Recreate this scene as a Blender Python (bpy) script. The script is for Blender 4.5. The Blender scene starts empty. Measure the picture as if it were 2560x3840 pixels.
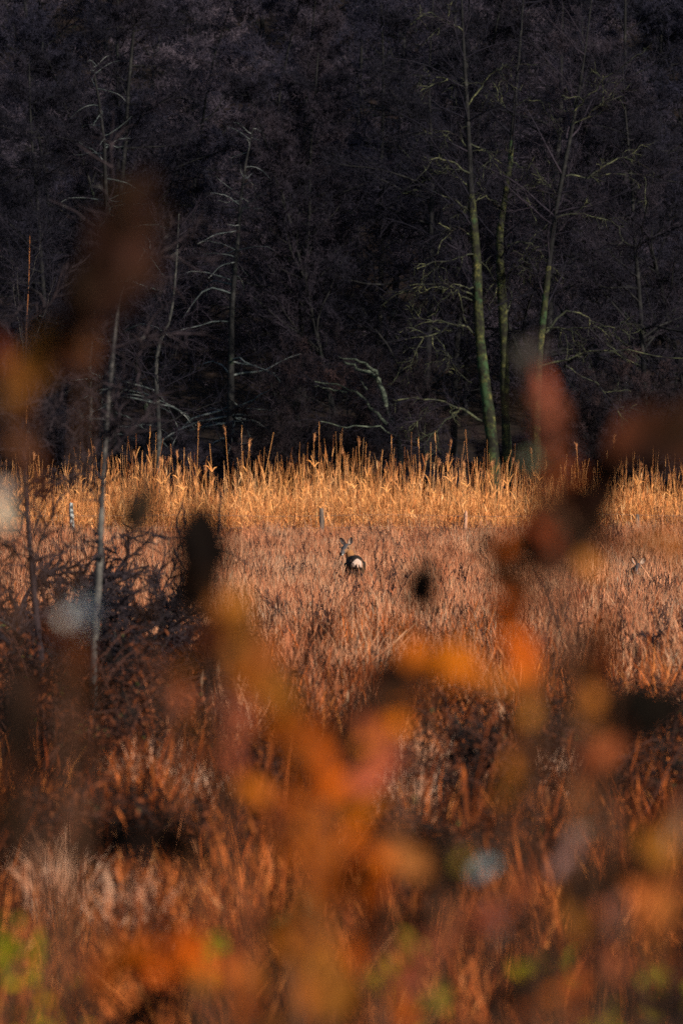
import bpy, math, random
import numpy as np
from mathutils import Vector, Matrix

# ------------------------------------------------------------------ camera, light, exposure
SC = bpy.context.scene
COL = SC.collection
S = 0.118 / 2560.0            # radians per photograph pixel
CAMH = 2.2
HOR = 1742.0                  # photograph row of the horizon
FOCUS = 100.0
cam_d = bpy.data.cameras.new('camera')
cam = bpy.data.objects.new('camera', cam_d); COL.objects.link(cam); SC.camera = cam
cam_d.sensor_fit = 'HORIZONTAL'; cam_d.sensor_width = 24.0; cam_d.lens = 24.0 / 0.118
cam_d.clip_start = 0.1; cam_d.clip_end = 3000
cam_d.dof.use_dof = True; cam_d.dof.focus_distance = FOCUS; cam_d.dof.aperture_fstop = 4.3
cam_d.dof.aperture_blades = 0
cam.location = (0, 0, CAMH)
cam.rotation_euler = (math.pi / 2 - (1920 - HOR) * S, 0, 0)

SUN_EL = math.radians(23); SUN_AZ = math.radians(46)   # azimuth from straight behind the camera, towards the right
world = bpy.data.worlds.new('World'); SC.world = world; world.use_nodes = True
wn = world.node_tree.nodes; wl = world.node_tree.links
bg = wn['Background']; sky = wn.new('ShaderNodeTexSky'); sky.sky_type = 'NISHITA'; sky.sun_disc = False
sd = Vector((math.sin(SUN_AZ) * math.cos(SUN_EL), -math.cos(SUN_AZ) * math.cos(SUN_EL), math.sin(SUN_EL)))
sky.sun_elevation = SUN_EL; sky.sun_rotation = math.atan2(sd.x, sd.y)
wl.new(sky.outputs[0], bg.inputs[0]); bg.inputs[1].default_value = 0.085
sun_d = bpy.data.lights.new('sun', 'SUN'); sun_d.energy = 5.0; sun_d.angle = math.radians(0.5)
sun_d.color = (1.0, 0.86, 0.70)
sun = bpy.data.objects.new('sun', sun_d); COL.objects.link(sun)
sun.rotation_euler = (-sd).to_track_quat('-Z', 'Y').to_euler()
SC.view_settings.view_transform = 'Standard'; SC.view_settings.look = 'None'
SC.view_settings.exposure = 0.32; SC.view_settings.gamma = 1.0
SC.render.engine = 'CYCLES'
cy = SC.cycles
cy.max_bounces = 5; cy.diffuse_bounces = 2; cy.glossy_bounces = 1; cy.transmission_bounces = 3; cy.transparent_max_bounces = 4
cy.use_denoising = False
cy.sample_clamp_indirect = 2.0; cy.sample_clamp_direct = 3.0

RNG = np.random.default_rng(7)
random.seed(7)

# ------------------------------------------------------------------ helpers
def at(px, py, d):
    """point at distance d that lies on the sight line of a photograph pixel"""
    return Vector(((px - 1280) * S * d, d, CAMH - (py - HOR) * S * d))

def lin(r, g, b):
    f = lambda v: ((v / 255.0 + 0.055) / 1.055) ** 2.4 if v > 10 else v / 255.0 / 12.92
    return (f(r), f(g), f(b))

def tag(o, label=None, cat=None, group=None, kind=None):
    if label: o['label'] = label
    if cat: o['category'] = cat
    if group: o['group'] = group
    if kind: o['kind'] = kind
    return o

def link(o, parent=None):
    COL.objects.link(o)
    if parent is not None: o.parent = parent
    return o

def empty(name, loc=(0, 0, 0), rz=0.0):
    o = bpy.data.objects.new(name, None); o.empty_display_size = 0.2
    o.location = loc; o.rotation_euler = (0, 0, rz)
    return link(o)

def np_mesh(name, verts, quads=None, tris=None, mat=None, smooth=False):
    me = bpy.data.meshes.new(name)
    verts = np.asarray(verts, dtype=np.float32).reshape(-1, 3)
    loops = []; sizes = []
    if quads is not None and len(quads):
        q = np.asarray(quads, dtype=np.int32).reshape(-1, 4); loops.append(q.ravel()); sizes.append(np.full(len(q), 4, np.int32))
    if tris is not None and len(tris):
        t = np.asarray(tris, dtype=np.int32).reshape(-1, 3); loops.append(t.ravel()); sizes.append(np.full(len(t), 3, np.int32))
    lv = np.concatenate(loops); sz = np.concatenate(sizes)
    me.vertices.add(len(verts)); me.vertices.foreach_set('co', verts.ravel())
    me.loops.add(len(lv)); me.loops.foreach_set('vertex_index', lv)
    me.polygons.add(len(sz))
    st = np.zeros(len(sz), np.int32); st[1:] = np.cumsum(sz)[:-1]
    me.polygons.foreach_set('loop_start', st)
    if smooth: me.polygons.foreach_set('use_smooth', np.ones(len(sz), bool))
    me.update(calc_edges=True); me.validate()
    if mat: me.materials.append(mat)
    return me

class Geo:
    """collects vertex and face arrays that become ONE mesh"""
    def __init__(s): s.v = []; s.q = []; s.t = []; s.n = 0
    def add(s, v, q=None, t=None):
        v = np.asarray(v, np.float32).reshape(-1, 3)
        if q is not None and len(q): s.q.append(np.asarray(q, np.int64) + s.n)
        if t is not None and len(t): s.t.append(np.asarray(t, np.int64) + s.n)
        s.v.append(v); s.n += len(v)
    def mesh(s, name, mat=None, smooth=False):
        return np_mesh(name, np.concatenate(s.v), np.concatenate(s.q) if s.q else None,
                       np.concatenate(s.t) if s.t else None, mat, smooth)
    def obj(s, name, mat, parent=None, smooth=False):
        return link(bpy.data.objects.new(name, s.mesh(name, mat, smooth)), parent)

def norm(a): return a / np.maximum(np.linalg.norm(a, axis=-1, keepdims=True), 1e-9)

def tubes(geo, pts, rad, sides=5):
    """pts (n,K,3), rad (n,K): tapered tubes"""
    pts = np.asarray(pts, float); rad = np.asarray(rad, float)
    if pts.ndim == 2: pts = pts[None]; rad = rad[None]
    n, K, _ = pts.shape
    tan = norm(np.gradient(pts, axis=1))
    ref = np.where(np.abs(tan[..., 2:3]) > 0.9, np.array([1.0, 0, 0]), np.array([0, 0, 1.0]))
    ref = np.broadcast_to(ref[:, :1], tan.shape)
    u = norm(np.cross(tan, ref)); w = np.cross(tan, u)
    a = np.arange(sides) / sides * 2 * math.pi
    ring = u[:, :, None] * np.cos(a)[None, None, :, None] + w[:, :, None] * np.sin(a)[None, None, :, None]
    v = pts[:, :, None] + ring * rad[:, :, None, None]
    idx = np.arange(n * K * sides).reshape(n, K, sides)
    i0 = idx[:, :-1]; i1 = idx[:, 1:]
    q = np.stack([i0, np.roll(i0, -1, 2), np.roll(i1, -1, 2), i1], -1).reshape(-1, 4)
    geo.add(v, q)

def blade_color(me, counts_vals):
    c = np.ones((len(me.vertices), 4), np.float32); c[:, :3] = np.concatenate(counts_vals)
    me.color_attributes.new('Col', 'FLOAT_COLOR', 'POINT').data.foreach_set('color', c.ravel())

def tints(rng, n, per, lo=.3, hi=1.2, warm=.12):
    k = rng.uniform(lo, hi, (n, 1)) * np.array([[1, 1, 1]]) * (1 + rng.normal(size=(n, 1)) * np.array([[-.3, .6, 1.0]]) * warm)
    return np.repeat(np.clip(k, 0, 1.25), per, 0)

def ribbons(geo, pts, wid, side=None):
    """flat tapered strips, pts (n,K,3), wid (n,K)"""
    n, K, _ = pts.shape
    tan = norm(np.gradient(pts, axis=1))
    if side is None:
        side = norm(np.cross(tan, norm(RNG.normal(size=(n, 1, 3))) + 0 * tan))
    else:
        side = side[:, None] + 0 * tan
    v = np.stack([pts - side * wid[..., None] * .5, pts + side * wid[..., None] * .5], 2)
    idx = np.arange(n * K * 2).reshape(n, K, 2)
    q = np.stack([idx[:, :-1, 0], idx[:, :-1, 1], idx[:, 1:, 1], idx[:, 1:, 0]], -1).reshape(-1, 4)
    geo.add(v, q)

def grow(start, dirs, length, K, wob=0.15, grav=0.0, up=0.0, rng=RNG):
    """polylines that wander: start (n,3), dirs (n,3), length (n,)"""
    n = len(start); d = norm(dirs.copy()); p = start.copy(); out = [p.copy()]
    for k in range(K - 1):
        d = d + rng.normal(size=(n, 3)) * wob
        d[:, 2] += (up - grav) * (k + 1) / K
        d = norm(d); p = p + d * (length / (K - 1))[:, None]; out.append(p.copy())
    return np.stack(out, 1)

def children(pts, rad, m, amin, amax, t0=0.2, t1=1.0, rng=RNG, flat=0.0):
    """m side shoots for each polyline: start, direction, parent radius, position along parent"""
    n, K, _ = pts.shape
    t = rng.uniform(t0, t1, size=(n, m))
    f = t * (K - 1); i = np.minimum(f.astype(int), K - 2); fr = (f - i)[..., None]
    r = np.arange(n)[:, None]
    st = pts[r, i] * (1 - fr) + pts[r, i + 1] * fr
    tan = norm(pts[r, i + 1] - pts[r, i])
    rr = rad[r, i] * (1 - fr[..., 0]) + rad[r, i + 1] * fr[..., 0]
    perp = norm(np.cross(tan, norm(rng.normal(size=(n, m, 3)))))
    if flat: perp[..., 2] *= (1 - flat); perp = norm(perp)
    a = rng.uniform(amin, amax, size=(n, m))[..., None]
    d = tan * np.cos(a) + perp * np.sin(a)
    return st.reshape(-1, 3), d.reshape(-1, 3), rr.reshape(-1), t.reshape(-1)

def spline(points, K):
    P = np.array(points, float); n = len(P)
    P = np.vstack([2 * P[0] - P[1], P, 2 * P[-1] - P[-2]])
    out = []
    for f in np.linspace(0, n - 1 - 1e-6, K):
        i = int(f); t = f - i; a, b, c, d = P[i], P[i + 1], P[i + 2], P[i + 3]
        out.append(.5 * ((2 * b) + (c - a) * t + (2 * a - 5 * b + 4 * c - d) * t * t + (3 * b - a - 3 * c + d) * t ** 3))
    return np.array(out)

# ------------------------------------------------------------------ materials
def material(name, stops, scale=1.0, detail=3.0, rough=0.85, transl=0.0, rand=0.0, coords='pos', spots=None, objcol=False, stretch=None, bump=0.0, attr=None, spec=0.15):
    """stops: [(pos, rgb)] along a noise in world (pos) or object space; rand: share of the ramp driven per object/instance"""
    m = bpy.data.materials.new(name); m.use_nodes = True
    N = m.node_tree.nodes; L = m.node_tree.links
    b = N['Principled BSDF']; out = N['Material Output']
    b.inputs['Roughness'].default_value = rough
    b.inputs['Specular IOR Level'].default_value = spec
    if coords == 'pos': src = N.new('ShaderNodeNewGeometry').outputs['Position']
    else: src = N.new('ShaderNodeTexCoord').outputs['Object']
    if stretch:
        mp = N.new('ShaderNodeMapping'); mp.inputs['Scale'].default_value = stretch; L.new(src, mp.inputs[0]); src = mp.outputs[0]
    nz = N.new('ShaderNodeTexNoise'); nz.inputs['Scale'].default_value = scale; nz.inputs['Detail'].default_value = detail
    nz.inputs['Roughness'].default_value = .65
    L.new(src, nz.inputs['Vector'])
    fac = nz.outputs['Fac']
    mr = N.new('ShaderNodeMapRange'); mr.inputs[1].default_value = .3; mr.inputs[2].default_value = .7; L.new(fac, mr.inputs[0]); fac = mr.outputs[0]
    oi = None
    if rand or objcol: oi = N.new('ShaderNodeObjectInfo')
    if rand:
        mx = N.new('ShaderNodeMix'); mx.inputs['Factor'].default_value = rand
        L.new(fac, mx.inputs[2]); L.new(oi.outputs['Random'], mx.inputs[3]); fac = mx.outputs[0]
    cr = N.new('ShaderNodeValToRGB'); L.new(fac, cr.inputs[0])
    e = cr.color_ramp.elements
    while len(e) > 1: e.remove(e[-1])
    e[0].position = stops[0][0]; e[0].color = (*stops[0][1], 1)
    for p, c in stops[1:]:
        k = e.new(p); k.color = (*c, 1)
    colr = cr.outputs[0]
    if objcol:
        mm = N.new('ShaderNodeMix'); mm.data_type = 'RGBA'; mm.blend_type = 'MULTIPLY'; mm.inputs['Factor'].default_value = 1
        L.new(colr, mm.inputs[6]); L.new(oi.outputs['Color'], mm.inputs[7]); colr = mm.outputs[2]
    if attr:
        at_ = N.new('ShaderNodeAttribute'); at_.attribute_name = attr
        mm = N.new('ShaderNodeMix'); mm.data_type = 'RGBA'; mm.blend_type = 'MULTIPLY'; mm.inputs['Factor'].default_value = 1
        L.new(colr, mm.inputs[6]); L.new(at_.outputs['Color'], mm.inputs[7]); colr = mm.outputs[2]
    if spots:
        sc_, thr, soft, rgb = spots
        n2 = N.new('ShaderNodeTexNoise'); n2.inputs['Scale'].default_value = sc_; n2.inputs['Detail'].default_value = 4; n2.inputs['Roughness'].default_value = .7
        L.new(src, n2.inputs['Vector'])
        m2 = N.new('ShaderNodeMapRange'); m2.inputs[1].default_value = thr; m2.inputs[2].default_value = thr + soft; L.new(n2.outputs['Fac'], m2.inputs[0])
        mm = N.new('ShaderNodeMix'); mm.data_type = 'RGBA'; L.new(m2.outputs[0], mm.inputs[0]); L.new(colr, mm.inputs[6]); mm.inputs[7].default_value = (*rgb, 1); colr = mm.outputs[2]
    L.new(colr, b.inputs['Base Color'])
    if bump:
        bp = N.new('ShaderNodeBump'); bp.inputs['Strength'].default_value = bump; bp.inputs['Distance'].default_value = .03
        L.new(nz.outputs['Fac'], bp.inputs['Height']); L.new(bp.outputs[0], b.inputs['Normal'])
    if transl:
        tr = N.new('ShaderNodeBsdfTranslucent'); L.new(colr, tr.inputs[0])
        ms = N.new('ShaderNodeMixShader'); ms.inputs[0].default_value = transl
        L.new(b.outputs[0], ms.inputs[1]); L.new(tr.outputs[0], ms.inputs[2]); L.new(ms.outputs[0], out.inputs[0])
    return m

M = {}
M['ground'] = material('soil_and_litter', [(0, (.006, .005, .005)), (.5, (.014, .010, .009)), (1, (.03, .019, .014))], scale=1.5, detail=6, rough=1, bump=.6)
M['grass'] = material('dry_grass', [(0, (.08, .032, .016)), (.22, (.30, .098, .046)), (.42, (.58, .225, .112)), (.62, (.74, .375, .21)), (.8, (.52, .345, .235)), (1, (.86, .59, .41))],
                      scale=.75, detail=5, rand=.4, transl=.15, stretch=(1, .4, 1), attr='Col')
M['grassnear'] = material('dry_grass_russet', [(0, (.010, .005, .004)), (.42, (.034, .011, .006)), (.56, (.33, .080, .018)), (.76, (.84, .25, .06)), (1, (.92, .50, .27))],
                      scale=1.1, detail=4, rand=.35, transl=.15, attr='Col')  # shaded gaps and sunlit highlights put into the ramp as near-black and bright stops
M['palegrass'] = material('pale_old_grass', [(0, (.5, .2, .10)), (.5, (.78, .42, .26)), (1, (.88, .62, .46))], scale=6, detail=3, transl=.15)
M['reed'] = material('dry_reed', [(0, (.22, .07, .02)), (.25, (.66, .25, .075)), (.6, (.90, .415, .155)), (1, (.95, .56, .29))], scale=.9, detail=3, rand=.45, transl=.1, attr='Col')
M['reedstalk'] = material('reed_stalk', [(0, (.62, .25, .07)), (1, (.92, .46, .17))], scale=5, rand=.5)
M['plume'] = material('reed_plume', [(0, (.35, .16, .07)), (1, (.68, .33, .15))], scale=20, rand=.5, transl=.2)
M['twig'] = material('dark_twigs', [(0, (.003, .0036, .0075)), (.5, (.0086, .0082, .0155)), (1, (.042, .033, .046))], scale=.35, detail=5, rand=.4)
M['twigfar'] = material('hazy_mauve_twigs', [(0, (.005, .0065, .012)), (.45, (.016, .0160, .031)), (1, (.112, .092, .122))], scale=.22, detail=5, rand=.4)  # paler far twigs: haze and sun on the tops put into the colour
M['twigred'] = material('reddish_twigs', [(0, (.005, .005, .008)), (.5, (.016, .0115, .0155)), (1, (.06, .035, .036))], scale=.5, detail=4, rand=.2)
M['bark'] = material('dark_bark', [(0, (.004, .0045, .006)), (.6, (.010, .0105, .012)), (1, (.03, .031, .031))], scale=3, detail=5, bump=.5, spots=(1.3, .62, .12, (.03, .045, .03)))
M['mossbark'] = material('mossy_bark', [(0, (.006, .006, .005)), (.42, (.012, .013, .009)), (.7, (.03, .036, .014)), (1, (.13, .12, .04))], scale=4.5, detail=8, bump=1.0, spots=(1.5, .56, .10, (.026, .055, .024)))
M['lichen'] = material('lichen_limb', [(0, (.012, .012, .012)), (.5, (.035, .042, .028)), (.8, (.11, .12, .065)), (1, (.25, .26, .13))], scale=2.6, detail=6, spots=(1.9, .52, .08, (.014, .012, .011)))
M['palelichen'] = material('pale_lichen_limb', [(0, (.012, .016, .014)), (.5, (.05, .066, .052)), (1, (.16, .19, .145))], scale=4, detail=5)
M['deadlimb'] = material('grey_dead_limb', [(0, (.012, .016, .018)), (.5, (.06, .078, .082)), (1, (.24, .26, .26))], scale=1.2, detail=5)
M['birch'] = material('grey_young_bark', [(0, (.014, .013, .016)), (.5, (.045, .044, .046)), (1, (.13, .125, .115))], scale=6, detail=4, spots=(5, .6, .08, (.03, .025, .028)))
M['greybark'] = material('grey_shaded_bark', [(0, (.010, .011, .013)), (.5, (.024, .026, .027)), (1, (.07, .07, .068))], scale=4, detail=5)
M['sapling'] = material('purple_brown_bark', [(0, (.010, .007, .010)), (1, (.035, .026, .032))], scale=8, spots=(6, .62, .1, (.09, .09, .09)))
M['sunlittwig'] = material('sunlit_orange_shoot', [(0, (.25, .09, .03)), (1, (.5, .2, .07))], scale=4)  # orange sunlight on the shoots put into their bark colour
M['bramble'] = material('bramble_leaves', [(0, (.005, .005, .006)), (.5, (.014, .009, .008)), (.66, (.085, .026, .012)), (.84, (.26, .075, .028)), (.92, (.03, .045, .03)), (1, (.10, .12, .02))], scale=3.5, detail=4, transl=.2)
M['cane'] = material('bramble_cane', [(0, (.03, .015, .013)), (1, (.12, .05, .035))], scale=5)
M['leaf'] = material('dead_leaf', [(0, (.55, .5, .45)), (.5, (1, 1, 1)), (1, (1.0, 1.0, 1.0))], scale=30, detail=4, rough=.7, transl=.3, objcol=True, coords='obj', spec=.04)
M['stem'] = material('shrub_stem', [(0, (.04, .02, .012)), (1, (.12, .055, .03))], scale=15)
M['post'] = material('weathered_post', [(0, (.05, .045, .04)), (.6, (.13, .10, .085)), (1, (.20, .17, .14))], scale=8, detail=5, stretch=(1, 1, .25), bump=.4)
M['postsunlit'] = material('sunlit_post', [(0, (.30, .15, .09)), (1, (.55, .32, .22))], scale=8, detail=4, stretch=(1, 1, .25))  # salmon sunlight on the post put into the wood colour
M['postlichen'] = material('lichen_spotted_post', [(0, (.012, .018, .024)), (.5, (.06, .07, .075)), (1, (.13, .13, .12))], scale=6, detail=3, spots=(9, .52, .06, (.42, .46, .47)))
M['wire'] = material('rusty_wire', [(0, (.10, .08, .08)), (1, (.22, .18, .17))], scale=3)
M['weed'] = material('dark_weed', [(0, (.028, .016, .018)), (1, (.09, .045, .035))], scale=6, rand=.4)
M['fur'] = material('deer_coat', [(0, (.72, .72, .74)), (1, (1, 1, 1))], scale=60, detail=3, rough=.9, coords='obj', attr='Col', bump=.25)
M['horn'] = material('dark_hoof', [(0, (.015, .013, .012)), (1, (.03, .026, .024))], scale=20, rough=.5)
M['eye'] = material('dark_eye', [(0, (.006, .004, .004)), (1, (.012, .008, .006))], scale=20, rough=.15, spec=.5)

# ------------------------------------------------------------------ ground
def ground_z(x, y):
    x = np.asarray(x, float); y = np.asarray(y, float)
    h = .07 * np.sin(x * .35 + y * .11) * np.sin(y * .21 + 1.3) + .05 * np.sin(x * .9 + 2) * np.sin(y * .43)
    h = h * np.clip((y - 5) / 10, 0, 1)
    t = np.clip((y - 178) / 190, 0, 1)
    hill = 62 * t * t * (3 - 2 * t) + 0.02 * np.clip(y - 178, 0, None)
    return h + hill * (1 + .12 * np.sin(x * .03))

xs = np.concatenate([np.linspace(-900, -60, 24)[:-1], np.linspace(-60, 60, 121), np.linspace(60, 900, 24)[1:]])
ys = np.concatenate([np.linspace(-300, -10, 10)[:-1], np.linspace(-10, 180, 160)[:-1], np.linspace(180, 400, 60)[:-1], np.linspace(400, 1500, 20)])
X, Y = np.meshgrid(xs, ys)
V = np.stack([X, Y, ground_z(X, Y)], -1)
I = np.arange(X.size).reshape(X.shape)
Q = np.stack([I[:-1, :-1], I[:-1, 1:], I[1:, 1:], I[1:, :-1]], -1).reshape(-1, 4)
g = link(bpy.data.objects.new('ground', np_mesh('ground', V, Q, mat=M['ground'], smooth=True)))
tag(g, kind='structure')

# ------------------------------------------------------------------ scatter of grass-like stuff with geometry nodes
def template_collection(name, meshes):
    c = bpy.data.collections.new(name)
    for i, me in enumerate(meshes):
        c.objects.link(bpy.data.objects.new('%s_%02d' % (name, i), me))
    return c

def scatter(name, pos, rot, scale, idx, coll):
    me = bpy.data.meshes.new(name); n = len(pos)
    me.vertices.add(n); me.vertices.foreach_set('co', np.asarray(pos, np.float32).ravel())
    a = me.attributes.new('rot', 'FLOAT_VECTOR', 'POINT'); a.data.foreach_set('vector', np.asarray(rot, np.float32).ravel())
    a = me.attributes.new('scl', 'FLOAT_VECTOR', 'POINT'); a.data.foreach_set('vector', np.asarray(scale, np.float32).ravel())
    a = me.attributes.new('idx', 'INT', 'POINT'); a.data.foreach_set('value', np.asarray(idx, np.int32))
    o = link(bpy.data.objects.new(name, me))
    ng = bpy.data.node_groups.new('scatter_' + name, 'GeometryNodeTree')
    ng.interface.new_socket('Geometry', in_out='INPUT', socket_type='NodeSocketGeometry')
    ng.interface.new_socket('Geometry', in_out='OUTPUT', socket_type='NodeSocketGeometry')
    N = ng.nodes; L = ng.links
    gi = N.new('NodeGroupInput'); go = N.new('NodeGroupOutput')
    ci = N.new('GeometryNodeCollectionInfo'); ci.inputs['Collection'].default_value = coll
    ci.inputs['Separate Children'].default_value = True; ci.inputs['Reset Children'].default_value = True
    ip = N.new('GeometryNodeInstanceOnPoints'); ip.inputs['Pick Instance'].default_value = True
    def na(nm, ty):
        k = N.new('GeometryNodeInputNamedAttribute'); k.data_type = ty; k.inputs['Name'].default_value = nm
        return k.outputs['Attribute']
    er = N.new('FunctionNodeEulerToRotation')
    L.new(na('rot', 'FLOAT_VECTOR'), er.inputs[0])
    L.new(gi.outputs[0], ip.inputs['Points']); L.new(ci.outputs[0], ip.inputs['Instance'])
    L.new(na('idx', 'INT'), ip.inputs['Instance Index']); L.new(er.outputs[0], ip.inputs['Rotation']); L.new(na('scl', 'FLOAT_VECTOR'), ip.inputs['Scale'])
    L.new(ip.outputs[0], go.inputs[0])
    md = o.modifiers.new('scatter', 'NODES'); md.node_group = ng
    return o

def vnoise(x, y, sc, seed=0):
    r = np.random.default_rng(seed); T = r.random((64, 64))
    x = np.asarray(x) / sc; y = np.asarray(y) / sc
    i = np.floor(x).astype(int); j = np.floor(y).astype(int); fx = x - i; fy = y - j
    fx = fx * fx * (3 - 2 * fx); fy = fy * fy * (3 - 2 * fy)
    g_ = lambda a, b: T[a % 64, b % 64]
    return (g_(i, j) * (1 - fx) + g_(i + 1, j) * fx) * (1 - fy) + (g_(i, j + 1) * (1 - fx) + g_(i + 1, j + 1) * fx) * fy

def grass_tuft(nb, h, spread, lean, wid, bend, mat, seed):
    rng = np.random.default_rng(seed)
    st = np.zeros((nb, 3)); st[:, :2] = rng.normal(size=(nb, 2)) * spread
    d = np.zeros((nb, 3)); d[:, :2] = rng.normal(size=(nb, 2)) * lean + st[:, :2] * .8; d[:, 2] = 1
    ln = h * rng.uniform(.45, 1.1, nb)
    K = 4
    p = grow(st, d, ln, K, wob=.12, grav=bend, rng=rng)
    w = wid * rng.uniform(.7, 1.3, nb)[:, None] * np.array([1, .9, .65, .12])[None]
    a = rng.uniform(-.9, .9, nb)
    side = np.stack([np.cos(a), np.sin(a), np.zeros(nb)], -1)
    gg = Geo(); ribbons(gg, p, w, side)
    # a few seed heads
    m = max(2, nb // 9); k = rng.choice(nb, m, replace=False)
    e = p[k, -1]; hd = np.stack([e - [0, 0, .02], e + [0.004, 0, .03], e + [0.012, 0, .075]], 1)
    ribbons(gg, hd, np.array([[.004, .014, .003]]).repeat(m, 0), side[k])
    me = gg.mesh('grass_tuft', mat); blade_color(me, [tints(rng, nb, K * 2, .30, 1.2), tints(rng, m, 6, .2, .7)]); return me

tufts = [grass_tuft(46, h, sp, le * 2.1, .0080, be, M['grass'], 100 + i) for i, (h, sp, le, be) in enumerate(
    [(.40, .10, .22, .1), (.34, .12, .3, .25), (.46, .09, .16, .05), (.30, .14, .4, .35), (.38, .11, .25, .15)])]
ntufts = [grass_tuft(36, h, sp, le, .010, be, M['grassnear'], 200 + i) for i, (h, sp, le, be) in enumerate(
    [(.45, .12, .25, .2), (.36, .14, .4, .4), (.52, .10, .2, .1), (.3, .16, .5, .5)])]

def meadow(name, y0, y1, dens, coll, nv, seed, hfun, keep=None):
    rng = np.random.default_rng(seed)
    hw = lambda d: .059 * d * 1.45 + 2.0
    n = int(dens * (y1 - y0) * 2 * hw(y1))
    y = rng.uniform(y0, y1, n); x = rng.uniform(-1, 1, n) * hw(y1)
    m = np.abs(x) < hw(y); x, y = x[m], y[m]
    if keep is not None:
        m = keep(x, y, rng); x, y = x[m], y[m]
    n = len(x)
    z = ground_z(x, y) - .01
    rot = np.zeros((n, 3)); rot[:, 2] = rng.uniform(0, 6.28, n); rot[:, :2] = rng.normal(size=(n, 2)) * .16 + ((vnoise(x, y, 1.9, 33) - .5) * .7)[:, None]
    s = hfun(x, y) * rng.uniform(.55, 1.35, n)
    scl = np.stack([s ** .5, s ** .5, s], -1)
    ix = rng.integers(0, nv, n)
    if name == 'meadow_grass': ix = np.where(rng.random(n) < .05, NT + (ix % 2), ix)
    big = rng.random(n) < .05; scl[big] *= np.array([1.15, 1.15, 1.45])
    return scatter(name, np.stack([x, y, z], -1), rot, scl, ix, coll)

DEER = Vector(((1338 - 1280) * S * 100, 100, 0))
def h_far(x, y):
    h = .62 + .6 * vnoise(x + 50, y * .6 + 30, 2.3, 1) + .25 * vnoise(x, y, .7, 2)
    h = h * np.interp(y, [140, 154], [1, 1.22])
    near = np.exp(-(((x - DEER.x) / .9) ** 2 + ((y - 98.6) / 2.2) ** 2))
    near2 = np.exp(-(((x - 5.28) / .55) ** 2 + ((y - 100.2) / 2.4) ** 2))
    return h * (1 - .45 * near) * (1 - .62 * near2)
def keep_far(x, y, rng):
    return (vnoise(x + 9, y * .5, 1.4, 5) + rng.random(len(x)) * .5) > .40
def deer_hole(x, y): return ~((np.abs(x - DEER.x) < .13) & (y > 99.6) & (y < 100.5))
def weed_tuft(seed):
    rng = np.random.default_rng(seed); k = 5; st = np.zeros((k, 3)); st[:, :2] = rng.normal(size=(k, 2)) * .06
    p = grow(st, np.concatenate([rng.normal(size=(k, 2)) * .2, np.ones((k, 1))], 1), rng.uniform(.35, .6, k), 5, wob=.08, rng=rng); gg = Geo(); tubes(gg, p, np.full((k, 5), .004), 3)
    s2, d2, _, _ = children(p, np.full((k, 5), .004), 14, .3, 1.0, .5, 1.0, rng=rng); q = grow(s2, d2, rng.uniform(.01, .05, len(s2)), 3, rng=rng); ribbons(gg, q, np.array([[.004, .016, .003]]).repeat(len(s2), 0))
    return gg.mesh('weed_tuft', M['weed'])
NT = len(tufts); tufts += [weed_tuft(150), weed_tuft(151)]
tc = template_collection('grass_template', tufts); tcn = template_collection('russet_template', ntufts)
BRAMBLES = [
        (30, 50, 1.5, .95, 'dark bramble bush at the foot of the thin two stemmed sapling'), (330, 45, 1.5, .85, 'dark bramble bush round the foot of the knotty grey sapling'), (650, 46, 1.2, .6, 'russet bramble bush beside the knotty grey sapling'), (120, 38, 1.5, .75, 'low black bramble bush before the saplings'), (480, 39, 1.3, .65, 'low bramble bush before the knotty grey sapling'),
        (2060, 39, 1.3, .6, 'dark bramble bush under the orange leaf'), (1880, 35, 1.2, .6, 'small dark bramble bush before the pale grass clump'), (2440, 41, 1.1, .5, 'dark bramble bush behind the black leaf'), (2650, 36, 1.3, .6, 'red brown bramble bush beyond the last leafy shrub'), (-140, 42, 1.5, .95, 'black bramble bush beyond the thin sapling'),
        (1010, 36, 1.0, .45, 'low russet bramble bush in the rough grass'), (1700, 29, 1.0, .45, 'low dark bramble bush amid the rough grass'), (330, 30, 1.0, .45, 'little black bramble bush in the rough grass')]
def off_bramble(x, y):
    m = np.ones(len(x), bool)
    for px, d, w, h, lb in BRAMBLES: m &= (((x - (px - 1280) * S * d) / (w * .5)) ** 2 + ((y - d + .9) / (w * .9)) ** 2) > 1
    return m
mixp = lambda y: np.clip((y - 38) / 42, 0, 1)
o = meadow('meadow_grass', 38, 158, 17, tc, NT, 11, h_far, lambda x, y, r: keep_far(x, y, r) & deer_hole(x, y) & off_bramble(x, y) & (r.random(len(x)) < mixp(y)))
tag(o, 'dry salmon coloured meadow grass round the deer up to the reeds', 'grass', kind='stuff')
o = meadow('rough_grass', 5, 82, 17, tcn, len(ntufts), 12, lambda x, y: .5 + .75 * vnoise(x + 7, y + 3, 1.6, 3) , lambda x, y, r: ((vnoise(x + 2, y * .6, 1.1, 8) + r.random(len(x)) * .40) > .53) & (r.random(len(x)) > mixp(y)) & off_bramble(x, y))
tag(o, 'blurred russet rough grass before the meadow', 'grass', kind='stuff')

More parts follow.
